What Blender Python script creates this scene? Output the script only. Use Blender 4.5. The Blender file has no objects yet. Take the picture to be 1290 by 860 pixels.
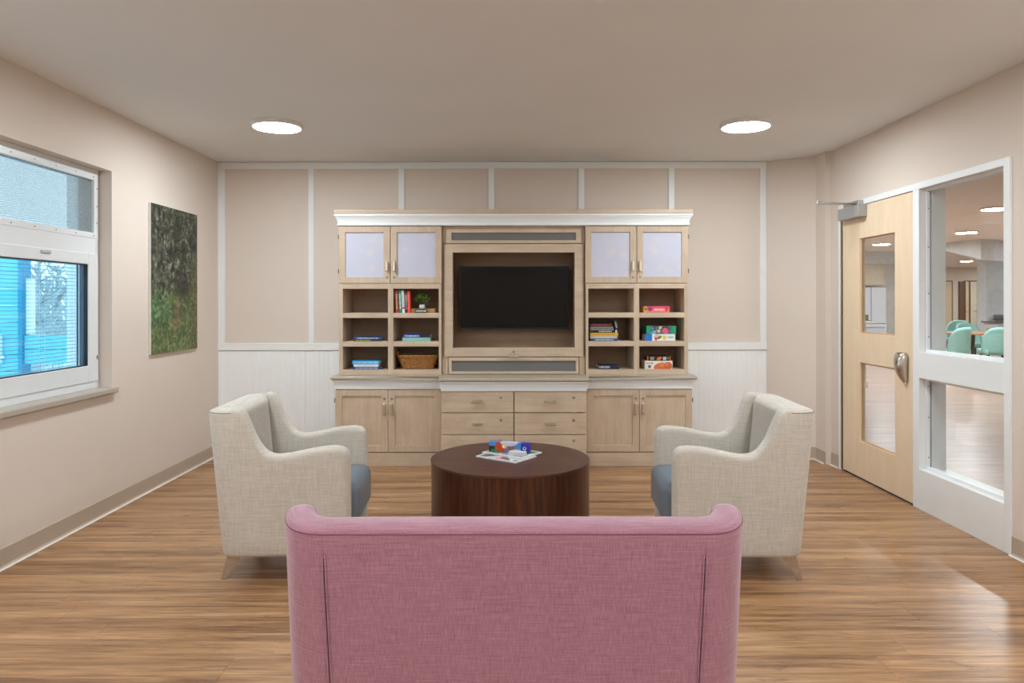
import bpy, bmesh, math, random
from mathutils import Vector, Matrix, noise as mnoise
random.seed(7)
S = bpy.context.scene
C = S.collection
PI = math.pi
# ------------------------------------------------------------------ camera
# image frame 1290x860, focal length 900 px, vanishing point of the depth lines at (640, 380)
F = 900.0; VX = 640.0; VY = 380.0; CH = 1.35
cam_d = bpy.data.cameras.new('camera'); cam = bpy.data.objects.new('camera', cam_d); C.objects.link(cam)
cam.location = (0, 0, CH); cam.rotation_euler = (PI/2, 0.0012, 0)
cam_d.sensor_width = 36; cam_d.lens = 36*F/1290
cam_d.shift_x = (645-VX)/1290; cam_d.shift_y = -(430-VY)/1290
cam_d.clip_start = 0.05; cam_d.clip_end = 300
S.camera = cam
# ------------------------------------------------------------------ world, exposure
w = bpy.data.worlds.new('sky'); S.world = w; w.use_nodes = True
bg = w.node_tree.nodes['Background']; bg.inputs[0].default_value = (0.66, 0.89, 1.0, 1); bg.inputs[1].default_value = 0.80
S.view_settings.view_transform = 'Standard'; S.view_settings.look = 'None'
S.view_settings.gamma = 1; S.view_settings.use_curve_mapping = False
S.view_settings.exposure = 1.74
LAMP = 34.0          # radiance of the ceiling discs in this room
HALL_LAMP = 62.0     # and in the hall beyond the glass
# ------------------------------------------------------------------ dimensions (metres; x right, y depth, z up)
XL, XR, YB, YN, ZC = -2.57, 2.68, 6.345, -2.6, 2.592

def lin(c):
    if isinstance(c, str):
        c = tuple(int(c[i:i+2], 16) for i in (0, 2, 4))
    return tuple((v/255/12.92 if v/255 <= 0.04045 else ((v/255+0.055)/1.055)**2.4) for v in c) + (1,)

# ------------------------------------------------------------------ node helpers
class NT:
    def __init__(s, name):
        s.m = bpy.data.materials.new(name); s.m.use_nodes = True
        s.t = s.m.node_tree; s.N = s.t.nodes; s.b = s.N['Principled BSDF']; s.out = s.N['Material Output']
    def n(s, t, **k):
        x = s.N.new(t)
        for a, v in k.items(): setattr(x, a, v)
        return x
    def l(s, a, b): s.t.links.new(a, b)
    def val(s, sock, v):
        if hasattr(v, 'is_linked') or hasattr(v, 'links'): s.l(v, sock)
        else: sock.default_value = v
    def math(s, op, a, b=0.0, clamp=False):
        x = s.n('ShaderNodeMath', operation=op); x.use_clamp = clamp
        s.val(x.inputs[0], a); s.val(x.inputs[1], b); return x.outputs[0]
    def mix(s, f, a, b, blend='MIX'):
        x = s.n('ShaderNodeMix', data_type='RGBA', blend_type=blend)
        s.val(x.inputs[0], f); s.val(x.inputs[6], a); s.val(x.inputs[7], b); return x.outputs[2]
    def ramp(s, f, stops, interp='LINEAR'):
        x = s.n('ShaderNodeValToRGB'); r = x.color_ramp; r.interpolation = interp
        while len(r.elements) < len(stops): r.elements.new(0.5)
        for e, (p, c) in zip(r.elements, stops): e.position = p; e.color = c
        s.val(x.inputs[0], f); return x.outputs[0]
    def coords(s, scale=(1, 1, 1), loc=(0, 0, 0), kind='Object'):
        tc = s.n('ShaderNodeTexCoord'); mp = s.n('ShaderNodeMapping')
        mp.inputs['Scale'].default_value = scale; mp.inputs['Location'].default_value = loc
        s.l(tc.outputs[kind], mp.inputs[0]); return mp.outputs[0]
    def xyz(s, kind='Object'):
        tc = s.n('ShaderNodeTexCoord'); x = s.n('ShaderNodeSeparateXYZ'); s.l(tc.outputs[kind], x.inputs[0]); return x.outputs
    def noise(s, vec, scale=1.0, detail=3.0, rough=0.5, dist=0.0):
        x = s.n('ShaderNodeTexNoise'); x.inputs['Scale'].default_value = scale; x.inputs['Detail'].default_value = detail
        x.inputs['Roughness'].default_value = rough; x.inputs['Distortion'].default_value = dist
        if vec is not None: s.l(vec, x.inputs['Vector'])
        return x.outputs[0]
    def rand(s):
        return s.n('ShaderNodeObjectInfo').outputs['Random']
    def shifted(s, vec, amt=40.0):
        r = s.rand(); cb = s.n('ShaderNodeCombineXYZ')
        s.val(cb.inputs[0], s.math('MULTIPLY', r, amt)); s.val(cb.inputs[1], s.math('MULTIPLY', r, amt*1.7)); s.val(cb.inputs[2], s.math('MULTIPLY', r, amt*0.6))
        a = s.n('ShaderNodeVectorMath', operation='ADD'); s.l(vec, a.inputs[0]); s.l(cb.outputs[0], a.inputs[1]); return a.outputs[0]
    def bump(s, h, strength=0.2, dist=0.002):
        x = s.n('ShaderNodeBump'); x.inputs['Strength'].default_value = strength; x.inputs['Distance'].default_value = dist
        s.l(h, x.inputs['Height']); s.l(x.outputs[0], s.b.inputs['Normal'])
    def fin(s, col, rough=0.5, metal=0.0, spec=0.5):
        s.val(s.b.inputs['Base Color'], col); s.val(s.b.inputs['Roughness'], rough); s.b.inputs['Metallic'].default_value = metal
        s.b.inputs['Specular IOR Level'].default_value = spec
        return s.m

MC = {}
def plain(name, col, rough=0.5, metal=0.0, var=0.06, scale=8.0, spec=0.5, bump=0.0, bscale=200.0):
    if name in MC: return MC[name]
    t = NT(name); c = lin(col)
    nz = t.noise(t.coords(), scale, 3)
    lo = tuple(v*(1-var) for v in c[:3])+(1,); hi = tuple(min(1, v*(1+var)) for v in c[:3])+(1,)
    colr = t.ramp(nz, [(0.3, lo), (0.7, hi)])
    if bump: t.bump(t.noise(t.coords(), bscale, 2), bump, 0.001)
    MC[name] = t.fin(colr, rough, metal, spec); return MC[name]

def wood(name, c1, c2, axis='z', rough=0.45, fine=1.0, blotch=0.5, spec=0.4):
    if name in MC: return MC[name]
    t = NT(name)
    L, A = 1.6*fine, 26.0*fine
    sc = {'x': (L, A, A), 'y': (A, L, A), 'z': (A, A, L)}[axis]
    g = t.noise(t.shifted(t.coords(sc)), 1.0, 4, 0.6, 0.6)
    sc2 = tuple(v*5 for v in sc)
    g2 = t.noise(t.shifted(t.coords(sc2)), 1.0, 2, 0.5)
    bl = t.noise(t.shifted(t.coords((1, 1, 1))), 6.0, 3, 0.6)
    f = t.math('ADD', t.math('MULTIPLY', g, 0.6), t.math('ADD', t.math('MULTIPLY', g2, 0.25), t.math('MULTIPLY', bl, blotch)))
    f = t.math('SUBTRACT', f, 0.25*blotch+0.1)
    col = t.ramp(f, [(0.25, lin(c1)), (0.7, lin(c2))])
    MC[name] = t.fin(col, rough, 0, spec); return MC[name]

def fabric(name, c1, c2, scale=1.0, rough=0.9):
    if name in MC: return MC[name]
    t = NT(name)
    a = t.noise(t.coords((9*scale, 9*scale, 330*scale)), 1.0, 2, 0.6)
    b = t.noise(t.coords((300*scale, 300*scale, 8*scale)), 1.0, 2, 0.6)
    h = t.math('ADD', t.math('MULTIPLY', a, 0.5), t.math('MULTIPLY', b, 0.5))
    col = t.ramp(h, [(0.36, lin(c1)), (0.64, lin(c2))])
    t.bump(h, 0.25, 0.001)
    t.b.inputs['Sheen Weight'].default_value = 0.35
    MC[name] = t.fin(col, rough, 0, 0.2); return MC[name]

def glass(name, tint=(1, 1, 1, 1), refl=1.0):
    if name in MC: return MC[name]
    t = NT(name); t.N.remove(t.b)
    tr = t.n('ShaderNodeBsdfTransparent'); tr.inputs[0].default_value = tint
    gl = t.n('ShaderNodeBsdfGlossy'); gl.inputs['Roughness'].default_value = 0.0
    lw = t.n('ShaderNodeLayerWeight'); lw.inputs[0].default_value = 0.5      # Schlick reflectance, same from both sides of a thin pane
    sch = t.math('ADD', 0.035, t.math('MULTIPLY', t.math('POWER', lw.outputs['Facing'], 5.0), 0.965))
    mx = t.n('ShaderNodeMixShader'); t.l(t.math('MULTIPLY', sch, refl), mx.inputs[0])
    t.l(tr.outputs[0], mx.inputs[1]); t.l(gl.outputs[0], mx.inputs[2]); t.l(mx.outputs[0], t.out.inputs[0])
    MC[name] = t.m; return t.m

def emit(name, strength, col=(1, 1, 1, 1)):
    t = NT(name); t.fin((0.8, 0.8, 0.8, 1), 0.5)
    t.b.inputs['Emission Color'].default_value = col; t.b.inputs['Emission Strength'].default_value = strength
    return t.m

# ------------------------------------------------------------------ object helpers
WL = {}
def tag(o, label=None, cat=None, group=None, kind=None):
    if label: o['label'] = label
    if cat: o['category'] = cat
    if group: o['group'] = group
    if kind: o['kind'] = kind
    return o
def thing(name, loc, label, cat, group=None, rz=0.0):
    o = bpy.data.objects.new(name, None); o.empty_display_size = 0.05; C.objects.link(o)
    o.location = loc; o.rotation_euler = (0, 0, rz); WL[o.name] = Vector(loc)
    return tag(o, label, cat, group)
def add(name, me, m, parent=None, loc=(0, 0, 0), rot=(0, 0, 0)):
    """loc is local to the parent"""
    if m is not None and not me.materials: me.materials.append(m)
    o = bpy.data.objects.new(name, me); C.objects.link(o); o.location = loc; o.rotation_euler = rot
    if parent is not None:
        o.parent = parent; WL[o.name] = WL.get(parent.name, Vector()) + Vector(loc)
    else: WL[o.name] = Vector(loc)
    return o
def mesh(name, verts, faces, smooth=False):
    me = bpy.data.meshes.new(name); me.from_pydata([tuple(v) for v in verts], [], faces); me.validate(); me.update()
    if smooth: me.polygons.foreach_set('use_smooth', [True]*len(me.polygons))
    return me
def bm_mesh(name, bm, smooth=False):
    me = bpy.data.meshes.new(name); bmesh.ops.recalc_face_normals(bm, faces=bm.faces[:]); bm.to_mesh(me); bm.free()
    if smooth: me.polygons.foreach_set('use_smooth', [True]*len(me.polygons))
    return me
BC = {}
def box_mesh(sx, sy, sz, bev=0.0, seg=1, smooth=False):
    key = (round(sx, 5), round(sy, 5), round(sz, 5), bev, seg)
    bm = bmesh.new(); bmesh.ops.create_cube(bm, size=1.0)
    bmesh.ops.scale(bm, vec=(sx, sy, sz), verts=bm.verts)
    if bev > 0:
        bmesh.ops.bevel(bm, geom=bm.edges[:], offset=min(bev, 0.49*min(sx, sy, sz)), segments=seg, affect='EDGES', profile=0.5)
    return bm_mesh('box', bm, smooth)
def bx(name, X, Y, Z, m, parent=None, bev=0.0, seg=1, smooth=False):
    """box given in world coordinates (parents must be unrotated)"""
    c = Vector(((X[0]+X[1])/2, (Y[0]+Y[1])/2, (Z[0]+Z[1])/2))
    me = box_mesh(abs(X[1]-X[0]), abs(Y[1]-Y[0]), abs(Z[1]-Z[0]), bev, seg, smooth)
    return add(name, me, m, parent, c - (WL[parent.name] if parent else Vector()))
def join_bm(*parts):
    bm = bmesh.new()
    for me, mat in parts:
        n0 = len(bm.verts); bm.from_mesh(me); bm.verts.ensure_lookup_table()
        bmesh.ops.transform(bm, matrix=mat, verts=bm.verts[n0:]); bpy.data.meshes.remove(me)
    return bm
def boxes_mesh(lst, bev=0.0):
    """several boxes (X,Y,Z ranges) joined as one part"""
    bm = join_bm(*[(box_mesh(abs(X[1]-X[0]), abs(Y[1]-Y[0]), abs(Z[1]-Z[0]), bev),
                    Matrix.Translation(((X[0]+X[1])/2, (Y[0]+Y[1])/2, (Z[0]+Z[1])/2))) for X, Y, Z in lst])
    return bm_mesh('boxes', bm)
def bxs(name, lst, m, parent, bev=0.0):
    o = WL[parent.name] if parent else Vector()
    return add(name, boxes_mesh([((X[0]-o.x, X[1]-o.x), (Y[0]-o.y, Y[1]-o.y), (Z[0]-o.z, Z[1]-o.z)) for X, Y, Z in lst], bev), m, parent)
def frame(name, X, Y, Z, wl, wr, wb, wt, m, parent, bev=0.001):
    """rectangular frame in the xz plane"""
    return bxs(name, [((X[0], X[0]+wl), Y, Z), ((X[1]-wr, X[1]), Y, Z),
                      ((X[0]+wl, X[1]-wr), Y, (Z[0], Z[0]+wb)), ((X[0]+wl, X[1]-wr), Y, (Z[1]-wt, Z[1]))], m, parent, bev)
def yframe(name, X, Y, Z, wn, wf, wb, wt, m, parent, bev=0.001):
    """rectangular frame in the yz plane"""
    return bxs(name, [(X, (Y[0], Y[0]+wn), Z), (X, (Y[1]-wf, Y[1]), Z),
                      (X, (Y[0]+wn, Y[1]-wf), (Z[0], Z[0]+wb)), (X, (Y[0]+wn, Y[1]-wf), (Z[1]-wt, Z[1]))], m, parent, bev)
def lathe_mesh(profile, seg=32, smooth=True):
    v, f = [], []
    for r, z in profile:
        for i in range(seg):
            a = 2*PI*i/seg; v.append((r*math.cos(a), r*math.sin(a), z))
    n = len(profile)
    for j in range(n-1):
        for i in range(seg):
            k = (i+1) % seg; f.append((j*seg+i, j*seg+k, (j+1)*seg+k, (j+1)*seg+i))
    f.append(tuple(range(seg))[::-1]); f.append(tuple((n-1)*seg+i for i in range(seg)))
    me = mesh('lathe', v, f)
    if smooth:
        for p in me.polygons: p.use_smooth = len(p.vertices) == 4
        me.set_sharp_from_angle(angle=0.7)
    return me
def tube_mesh(pts, r, seg=8, closed=False):
    pts = [Vector(p) for p in pts]; n = len(pts); v, f = [], []
    up = Vector((0, 0, 1)); prev = None
    for i, p in enumerate(pts):
        if closed: d = pts[(i+1) % n]-pts[i-1]
        else: d = pts[min(i+1, n-1)]-pts[max(i-1, 0)]
        d.normalize()
        if prev is None:
            a = d.cross(up)
            if a.length < 0.05: a = d.cross(Vector((1, 0, 0)))
        else:
            a = prev - d*prev.dot(d)
        a.normalize(); prev = a; b = d.cross(a)
        rr = r[i] if isinstance(r, (list, tuple)) else r
        for k in range(seg):
            t = 2*PI*k/seg; v.append(p + (a*math.cos(t)+b*math.sin(t))*rr)
    for i in range(n if closed else n-1):
        j = (i+1) % n
        for k in range(seg):
            q = (k+1) % seg; f.append((i*seg+k, i*seg+q, j*seg+q, j*seg+k))
    if not closed:
        f.append(tuple(range(seg))[::-1]); f.append(tuple((n-1)*seg+k for k in range(seg)))
    me = mesh('tube', v, f, True); return me
def copy_tree(o, parent=None):
    c = o.copy(); C.objects.link(c)
    if parent is not None: c.parent = parent
    WL[c.name] = WL.get(o.name, Vector())
    for ch in [x for x in bpy.data.objects if x.parent is o]: copy_tree(ch, c)
    return c
def struct(o): o['kind'] = 'structure'; return o

# ------------------------------------------------------------------ common materials
M_wall = plain('wall_paint', (224, 211, 199), 0.75, var=0.015, scale=1.5, spec=0.25, bump=0.05, bscale=350)
M_ceil = plain('ceiling_paint', (234, 235, 235), 0.85, var=0.015, scale=1.5, spec=0.2)
M_white = plain('white_trim_paint', (238, 240, 240), 0.4, var=0.01)
M_bead = plain('white_beadboard', (246, 247, 247), 0.45, var=0.01)
M_base = plain('vinyl_base', (184, 166, 148), 0.5, var=0.02)
M_caulk = plain('caulk_line', (226, 220, 212), 0.5, var=0.01)
M_nickel = plain('brushed_nickel', (214, 202, 188), 0.3, 0.75, var=0.05)
M_dark = plain('dark_gap', (38, 30, 24), 0.7)
M_upvc = plain('window_white', (226, 229, 231), 0.3, var=0.01)

# ================================================================== THE ROOM SHELL
# floor: planks running across the room, each a part of the floor
def floor_material(name, tones, rough):
    t = NT(name)
    # broad figure runs on from board to board, the fine grain is each board's own
    geo = t.n('ShaderNodeNewGeometry')
    def wc(sc):
        mp = t.n('ShaderNodeMapping'); mp.inputs['Scale'].default_value = sc; t.l(geo.outputs['Position'], mp.inputs[0]); return mp.outputs[0]
    g = t.noise(wc((0.7, 15, 1)), 1.0, 6, 0.66, 0.6)
    g2 = t.noise(t.shifted(t.coords((4.5, 100, 1)), 60), 1.0, 3, 0.65, 0.3)
    k = t.noise(wc((1.5, 7.5, 1)), 1.6, 6, 0.8, 1.2)
    f = t.math('ADD', t.math('MULTIPLY', g, 0.62), t.math('MULTIPLY', g2, 0.38))
    col = t.ramp(f, [(0.34, lin(tones[0])), (0.46, lin(tones[1])), (0.54, lin(tones[2])), (0.68, lin(tones[3]))])
    kn = t.ramp(k, [(0.56, (0, 0, 0, 1)), (0.72, (1, 1, 1, 1))])
    col = t.mix(t.math('MULTIPLY', kn, 0.7), col, lin(tones[4]))
    r = t.math('SUBTRACT', t.rand(), 0.5)
    hs = t.n('ShaderNodeHueSaturation'); t.val(hs.inputs['Value'], t.math('ADD', 1.0, t.math('MULTIPLY', r, 0.09))); t.l(col, hs.inputs['Color'])
    t.bump(f, 0.12, 0.001)
    return t.fin(hs.outputs[0], rough, 0, 0.5)
M_plank = floor_material('floor_vinyl_plank', [(84, 56, 36), (146, 106, 71), (174, 132, 93), (202, 162, 122), (72, 48, 32)], 0.30)
floor = add('floor', box_mesh(XR-XL+0.3, YB-YN+0.2, 0.1), M_dark, None, ((XL+XR)/2, (YB+YN)/2, -0.054)); struct(floor)
PW = 0.152; rows = int((YB-YN)/PW)+1; PLc = {}
for r in range(rows):
    y0 = YN + r*PW; y1 = min(y0+PW, YB)
    off = random.uniform(0.25, 1.2); xs = [XL, XL+off]
    while xs[-1] < XR-1.35: xs.append(xs[-1]+1.22)
    if xs[-1] < XR-0.05: xs.append(XR)
    else: xs[-1] = XR
    for a, b in zip(xs[:-1], xs[1:]):
        key = (round(b-a, 3), round(y1-y0, 3))
        if key not in PLc:
            PLc[key] = box_mesh(b-a-0.0006, y1-y0-0.0006, 0.004, 0.0004); PLc[key].materials.append(M_plank)
        add('plank', PLc[key], None, floor, Vector(((a+b)/2, (y0+y1)/2, -0.002))-WL[floor.name])
ceiling = struct(bx('ceiling', (XL-0.3, XR+0.15), (YN-0.2, YB+0.2), (ZC, ZC+0.12), M_ceil))

# left wall with the window opening
WY0, WY1, WZ0, WZ1 = 2.45, 4.635, 0.80, 2.20
wl_ = struct(bxs('wall_left', [((XL-0.28, XL), (YN, WY0), (0, ZC)), ((XL-0.28, XL), (WY1, YB), (0, ZC)),
                        ((XL-0.28, XL), (WY0, WY1), (0, WZ0-0.035)), ((XL-0.28, XL), (WY0, WY1), (WZ1, ZC))], M_wall, None))
# back wall, with battens and beadboard as parts
wb = struct(bxs('wall_back', [((XL-0.28, XR+0.15), (YB, YB+0.18), (0, ZC))], M_wall, None))
sb = 0.00705       # metres per pixel on the back wall
bxx = [(-365, -356), (-251, -244), (-137.5, -130), (-24.5, -17), (88.5, 96), (202, 209.5), (317, 325)]
TZ = ZC-0.004
for a, b in bxx:
    bx('batten', (a*sb, b*sb), (YB-0.014, YB), (0.985, TZ-0.058), M_white, wb, 0.002)
bx('top_rail', (-365*sb, 325*sb), (YB-0.0145, YB), (TZ-0.058, TZ), M_white, wb, 0.002)
bx('chair_rail', (-365*sb, 325*sb), (YB-0.02, YB), (0.922, 0.985), M_white, wb, 0.002)
# beadboard sheets: a fluted sheet per panel
def bead_sheet(x0, x1):
    v, f = [], []; n = int((x1-x0)/0.041); p = (x1-x0)/n; xs = []
    for i in range(n):
        a = x0+i*p; xs += [(a, 0.0), (a+p*0.80, 0.0), (a+p*0.86, 0.0018), (a+p*0.93, -0.0005), (a+p*0.99, 0.0018)]
    xs.append((x1, 0.0))
    for x, d in xs: v += [(x, -0.009+d, 0.0), (x, -0.009+d, 0.92)]
    for i in range(len(xs)-1): f.append((2*i, 2*i+2, 2*i+3, 2*i+1))
    m0 = len(v); v += [(x0, 0, 0), (x0, 0, .92), (x1, 0, 0), (x1, 0, .92)]
    e = 2*(len(xs)-1); f += [(m0, 0, 1, m0+1), (e, m0+2, m0+3, e+1), (1, e+1, m0+3, m0+1)]
    return mesh('bead', v, f)
for a, b in ((-365*sb, -255*sb), (-255*sb+0.002, -1.38), (1.48, 325*sb)):
    add('beadboard_sheet', bead_sheet(a, b), M_bead, wb, (0, YB, 0))
# angled corner wall + boxed-out bump on the right
def vprism(name, poly, z0, z1, m, parent=None):
    n = len(poly); v = [(x, y, z0) for x, y in poly]+[(x, y, z1) for x, y in poly]
    f = [tuple(range(n))[::-1], tuple(range(n, 2*n))]+[(i, (i+1) % n, (i+1) % n+n, i+n) for i in range(n)]
    me = mesh(name, v, f); bm = bmesh.new(); bm.from_mesh(me); bmesh.ops.recalc_face_normals(bm, faces=bm.faces[:]); bm.to_mesh(me); bm.free()
    return add(name, me, m, parent)
ac = struct(vprism('wall_corner', [(2.291, YB), (2.633, 6.108), (2.633, 5.924), (2.69, 5.924), (2.69, YB)], 0, ZC, M_wall))
# right wall around the door and sidelight frame
FY0, FY1, FZ = 3.798, 5.77, 2.121
wr_ = struct(bxs('wall_right', [((XR, XR+0.15), (YN, FY0), (0, ZC)), ((XR, XR+0.15), (FY1, YB), (0, ZC)), ((XR, XR+0.15), (FY0, FY1), (FZ, ZC))], M_wall, None))
wn_ = struct(bx('wall_near', (XL-0.28, XR+0.15), (YN-0.15, YN), (0, ZC), M_wall))
# vinyl cove base with pale bottom line
def base_run(name, p0, p1, n):
    p0, p1, n = Vector((*p0, 0)), Vector((*p1, 0)), Vector((*n, 0)); d = p1-p0
    prof = [(0, 0.0), (0.018, 0.0), (0.006, 0.014), (0.004, 0.1), (0.0, 0.104)]
    v = [p0+n*a+Vector((0, 0, z)) for a, z in prof]+[p1+n*a+Vector((0, 0, z)) for a, z in prof]
    k = len(prof); f = [(i, i+1, i+1+k, i+k) for i in range(k-1)]+[tuple(range(k)), tuple(range(k, 2*k))]
    bm = bmesh.new(); bm.from_mesh(mesh('b', v, f)); me = bm_mesh('base', bm)
    o = struct(add(name, me, M_base))
    prof = [(0.0, 0.0005), (0.024, 0.0005), (0.017, 0.006), (0.012, 0.006)]
    v = [p0+n*a+Vector((0, 0, z)) for a, z in prof]+[p1+n*a+Vector((0, 0, z)) for a, z in prof]
    k = len(prof); f = [(i, i+1, i+1+k, i+k) for i in range(k-1)]+[tuple(range(k)), tuple(range(k, 2*k))]
    bm = bmesh.new(); bm.from_mesh(mesh('b', v, f)); add('caulk_line', bm_mesh('caulk', bm), M_caulk, o)
    return o
base_run('baseboard_left', (XL, YN), (XL, YB), (1, 0))
base_run('baseboard_right', (XR, YN), (XR, FY0), (-1, 0))
dn = Vector((-(YB-6.108), -(2.633-2.291))).normalized()
base_run('baseboard_corner', (2.291, YB), (2.633, 6.108), (dn.x, dn.y))
base_run('baseboard_bump', (2.633, 5.924), (2.633, 6.108), (-1, 0))
base_run('baseboard_hinge', (XR, FY1), (XR, 5.924), (-1, 0))
base_run('baseboard_near', (XL, YN), (XR, YN), (0, 1))

# ------------------------------------------------------------------ window_1
win = thing('window_1', (XL-0.08, WY0, WZ0), 'white framed window with screened top light and slatted blind', 'window'); win['kind'] = 'structure'
FX = (XL-0.16, XL-0.08)     # frame depth
yframe('window_frame', FX, (WY0, WY1-0.012), (WZ0, WZ1), 0.06, 0.028, 0.05, 0.035, M_upvc, win, 0.002)
bx('transom_bar', FX, (WY0+0.06, WY1-0.04), (1.655, 1.765), M_upvc, win, 0.002)
bxs('opening_lining', [((XL-0.28, FX[0]), (WY1-0.02, WY1), (WZ0, WZ1)), ((XL-0.28, FX[0]), (WY0, WY0+0.02), (WZ0, WZ1))], M_upvc, win)
# screened top light
scr = yframe('screen_frame', (XL-0.10, XL-0.077), (WY0+0.04, WY1-0.018), (1.758, 2.172), 0.04, 0.045, 0.036, 0.042, M_upvc, win, 0.002)
t = NT('screen_mesh'); t.N.remove(t.b)
tr = t.n('ShaderNodeBsdfTransparent'); df = t.n('ShaderNodeBsdfDiffuse'); df.inputs[0].default_value = lin((150, 158, 160))
mx = t.n('ShaderNodeMixShader')
cx = t.xyz(); wv = t.math('MULTIPLY', t.math('ADD', t.math('SINE', t.math('MULTIPLY', cx[1], 520.0)), t.math('SINE', t.math('MULTIPLY', cx[2], 520.0))), 0.08)
t.l(t.math('ADD', wv, 0.50), mx.inputs[0]); t.l(tr.outputs[0], mx.inputs[1]); t.l(df.outputs[0], mx.inputs[2]); t.l(mx.outputs[0], t.out.inputs[0])
bx('insect_screen', (XL-0.094, XL-0.0935), (WY0+0.07, WY1-0.055), (1.785, 2.14), t.m, win)
bx('top_pane', (XL-0.150, XL-0.145), (WY0+0.06, WY1-0.06), (1.765, 2.165), glass('window_glass', (0.90, 0.97, 1, 1)), win)
yframe('top_sash', (XL-0.16, XL-0.14), (WY0+0.06, WY1-0.04), (1.765, 2.165), 0.05, 0.09, 0.03, 0.03, M_upvc, win, 0.001)
scm = lathe_mesh([(0.004, 0), (0.004, 0.002), (0.001, 0.003)], 8); scm.materials.append(plain('screw_steel', (120, 122, 124), 0.4, 1.0))
for i in range(7):
    y = WY1-0.07-i*0.19
    for z in (2.152, 1.775): add('screw', scm, None, win, Vector((XL-0.0772, y, z))-WL[win.name], (0, PI/2, 0))
for z in (2.08, 1.965, 1.86): add('screw', scm, None, win, Vector((XL-0.0772, WY1-0.035, z))-WL[win.name], (0, PI/2, 0))
# lower sash
ss = yframe('sash', (XL-0.125, XL-0.074), (WY0+0.05, WY1-0.026), (0.845, 1.660), 0.1, 0.105, 0.105, 0.07, M_upvc, win, 0.003)
GY0, GY1, GZ0, GZ1 = WY0+0.15, WY1-0.131, 0.95, 1.59
yframe('glazing_gasket', (XL-0.098, XL-0.080), (GY0-0.001, GY1+0.001), (GZ0-0.001, GZ1+0.001), 0.006, 0.006, 0.006, 0.006, plain('black_gasket', (35, 42, 48), 0.6), win)
bx('inner_pane', (XL-0.096, XL-0.093), (GY0, GY1), (GZ0, GZ1), glass('window_glass'), win)
bx('outer_pane', (XL-0.135, XL-0.132), (GY0, GY1), (GZ0, GZ1), glass('window_glass'), win)
yframe('pane_spacer', (XL-0.130, XL-0.10), (GY0, GY1), (GZ0, GZ1), 0.008, 0.008, 0.004, 0.004, plain('spacer_blue_grey', (70, 100, 125), 0.35), win)
bx('spacer_strip', (XL-0.131, XL-0.128), (GY1-0.036, GY1-0.016), (GZ0, GZ1), plain('spacer_steel', (90, 120, 145), 0.3, 0.6), win)
M_slat = plain('blind_slat', (112, 140, 156), 0.45, var=0.02)
slat = box_mesh(0.017, GY1-GY0-0.06, 0.0020); slat.materials.append(M_slat)
for i in range(30):
    add('blind_slat', slat, None, win, Vector((XL-0.114, (GY0+GY1)/2-0.025, GZ0+0.012+i*0.0214))-WL[win.name])
for y in (4.075, 4.125, 4.40, 4.425):
    bx('blind_cord', (XL-0.1055, XL-0.1042), (y, y+0.0022), (GZ0, GZ1), plain('blind_cord', (230, 238, 242), 0.6), win)
bx('latch', (XL-0.0755, XL-0.066), (4.04, 4.125), (1.630, 1.648), plain('latch_grey', (176, 180, 183), 0.35), win, 0.003)
bx('drain_cap', (XL-0.0745, XL-0.072), (WY1-0.044, WY1-0.037), (0.985, 1.010), M_dark, win)
bx('window_sill', (XL-0.10, XL+0.035), (WY0-0.02, WY1+0.022), (WZ0-0.035, WZ0), plain('sill_stone', (180, 170, 156), 0.35, var=0.03, scale=60), win, 0.006, 2)

# ------------------------------------------------------------------ door_1 and its white frame with sidelight
M_maple = wood('pale_maple_veneer', (232, 206, 172), (243, 222, 194), 'z', 0.4, 0.8, 0.35)
fr = thing('trim_1', (XR, FY0, 0), 'white painted steel frame with tall glazed sidelight beside maple door', 'door frame'); fr['kind'] = 'structure'
FXX = (XR-0.012, XR+0.165)
MY0, MY1 = 4.640, 4.711      # mullion between door and sidelight
bx('jamb', FXX, (FY0, FY0+0.05), (0, FZ), M_white, fr, 0.002)
bx('jamb', FXX, (MY0, MY1), (0, FZ-0.042), M_white, fr, 0.002)
bx('jamb', FXX, (FY1-0.035, FY1), (0, FZ), M_white, fr, 0.002)
bx('header', FXX, (FY0+0.05, FY1-0.035), (FZ-0.042, FZ), M_white, fr, 0.002)
bx('bottom_rail', FXX, (FY0+0.05, MY0), (0, 0.262), M_white, fr, 0.002)
bx('middle_rail', FXX, (FY0+0.05, MY0), (0.852, 1.02), M_white, fr, 0.002)
def stop(y0, y1, z0, z1):
    yframe('glazing_stop', (XR+0.03, XR+0.05), (y0, y1), (z0, z1), 0.018, 0.018, 0.018, 0.018, M_white, fr, 0.001)
    yframe('glazing_stop', (XR+0.062, XR+0.08), (y0, y1), (z0, z1), 0.014, 0.014, 0.014, 0.014, M_white, fr, 0.001)
    bx('glass_pane', (XR+0.053, XR+0.059), (y0, y1), (z0, z1), glass('clear_glass', (0.97, 0.985, 0.98, 1), 1.0), fr)
stop(FY0+0.05, MY0, 1.02, FZ-0.042); stop(FY0+0.05, MY0, 0.262, 0.852)
for z in (0.34, 0.6, 0.80, 1.12, 1.4, 1.7, 1.95):
    add('screw', scm, None, fr, Vector((XR+0.04, MY0-0.019, z))-WL[fr.name], (PI/2, 0, 0))

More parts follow.
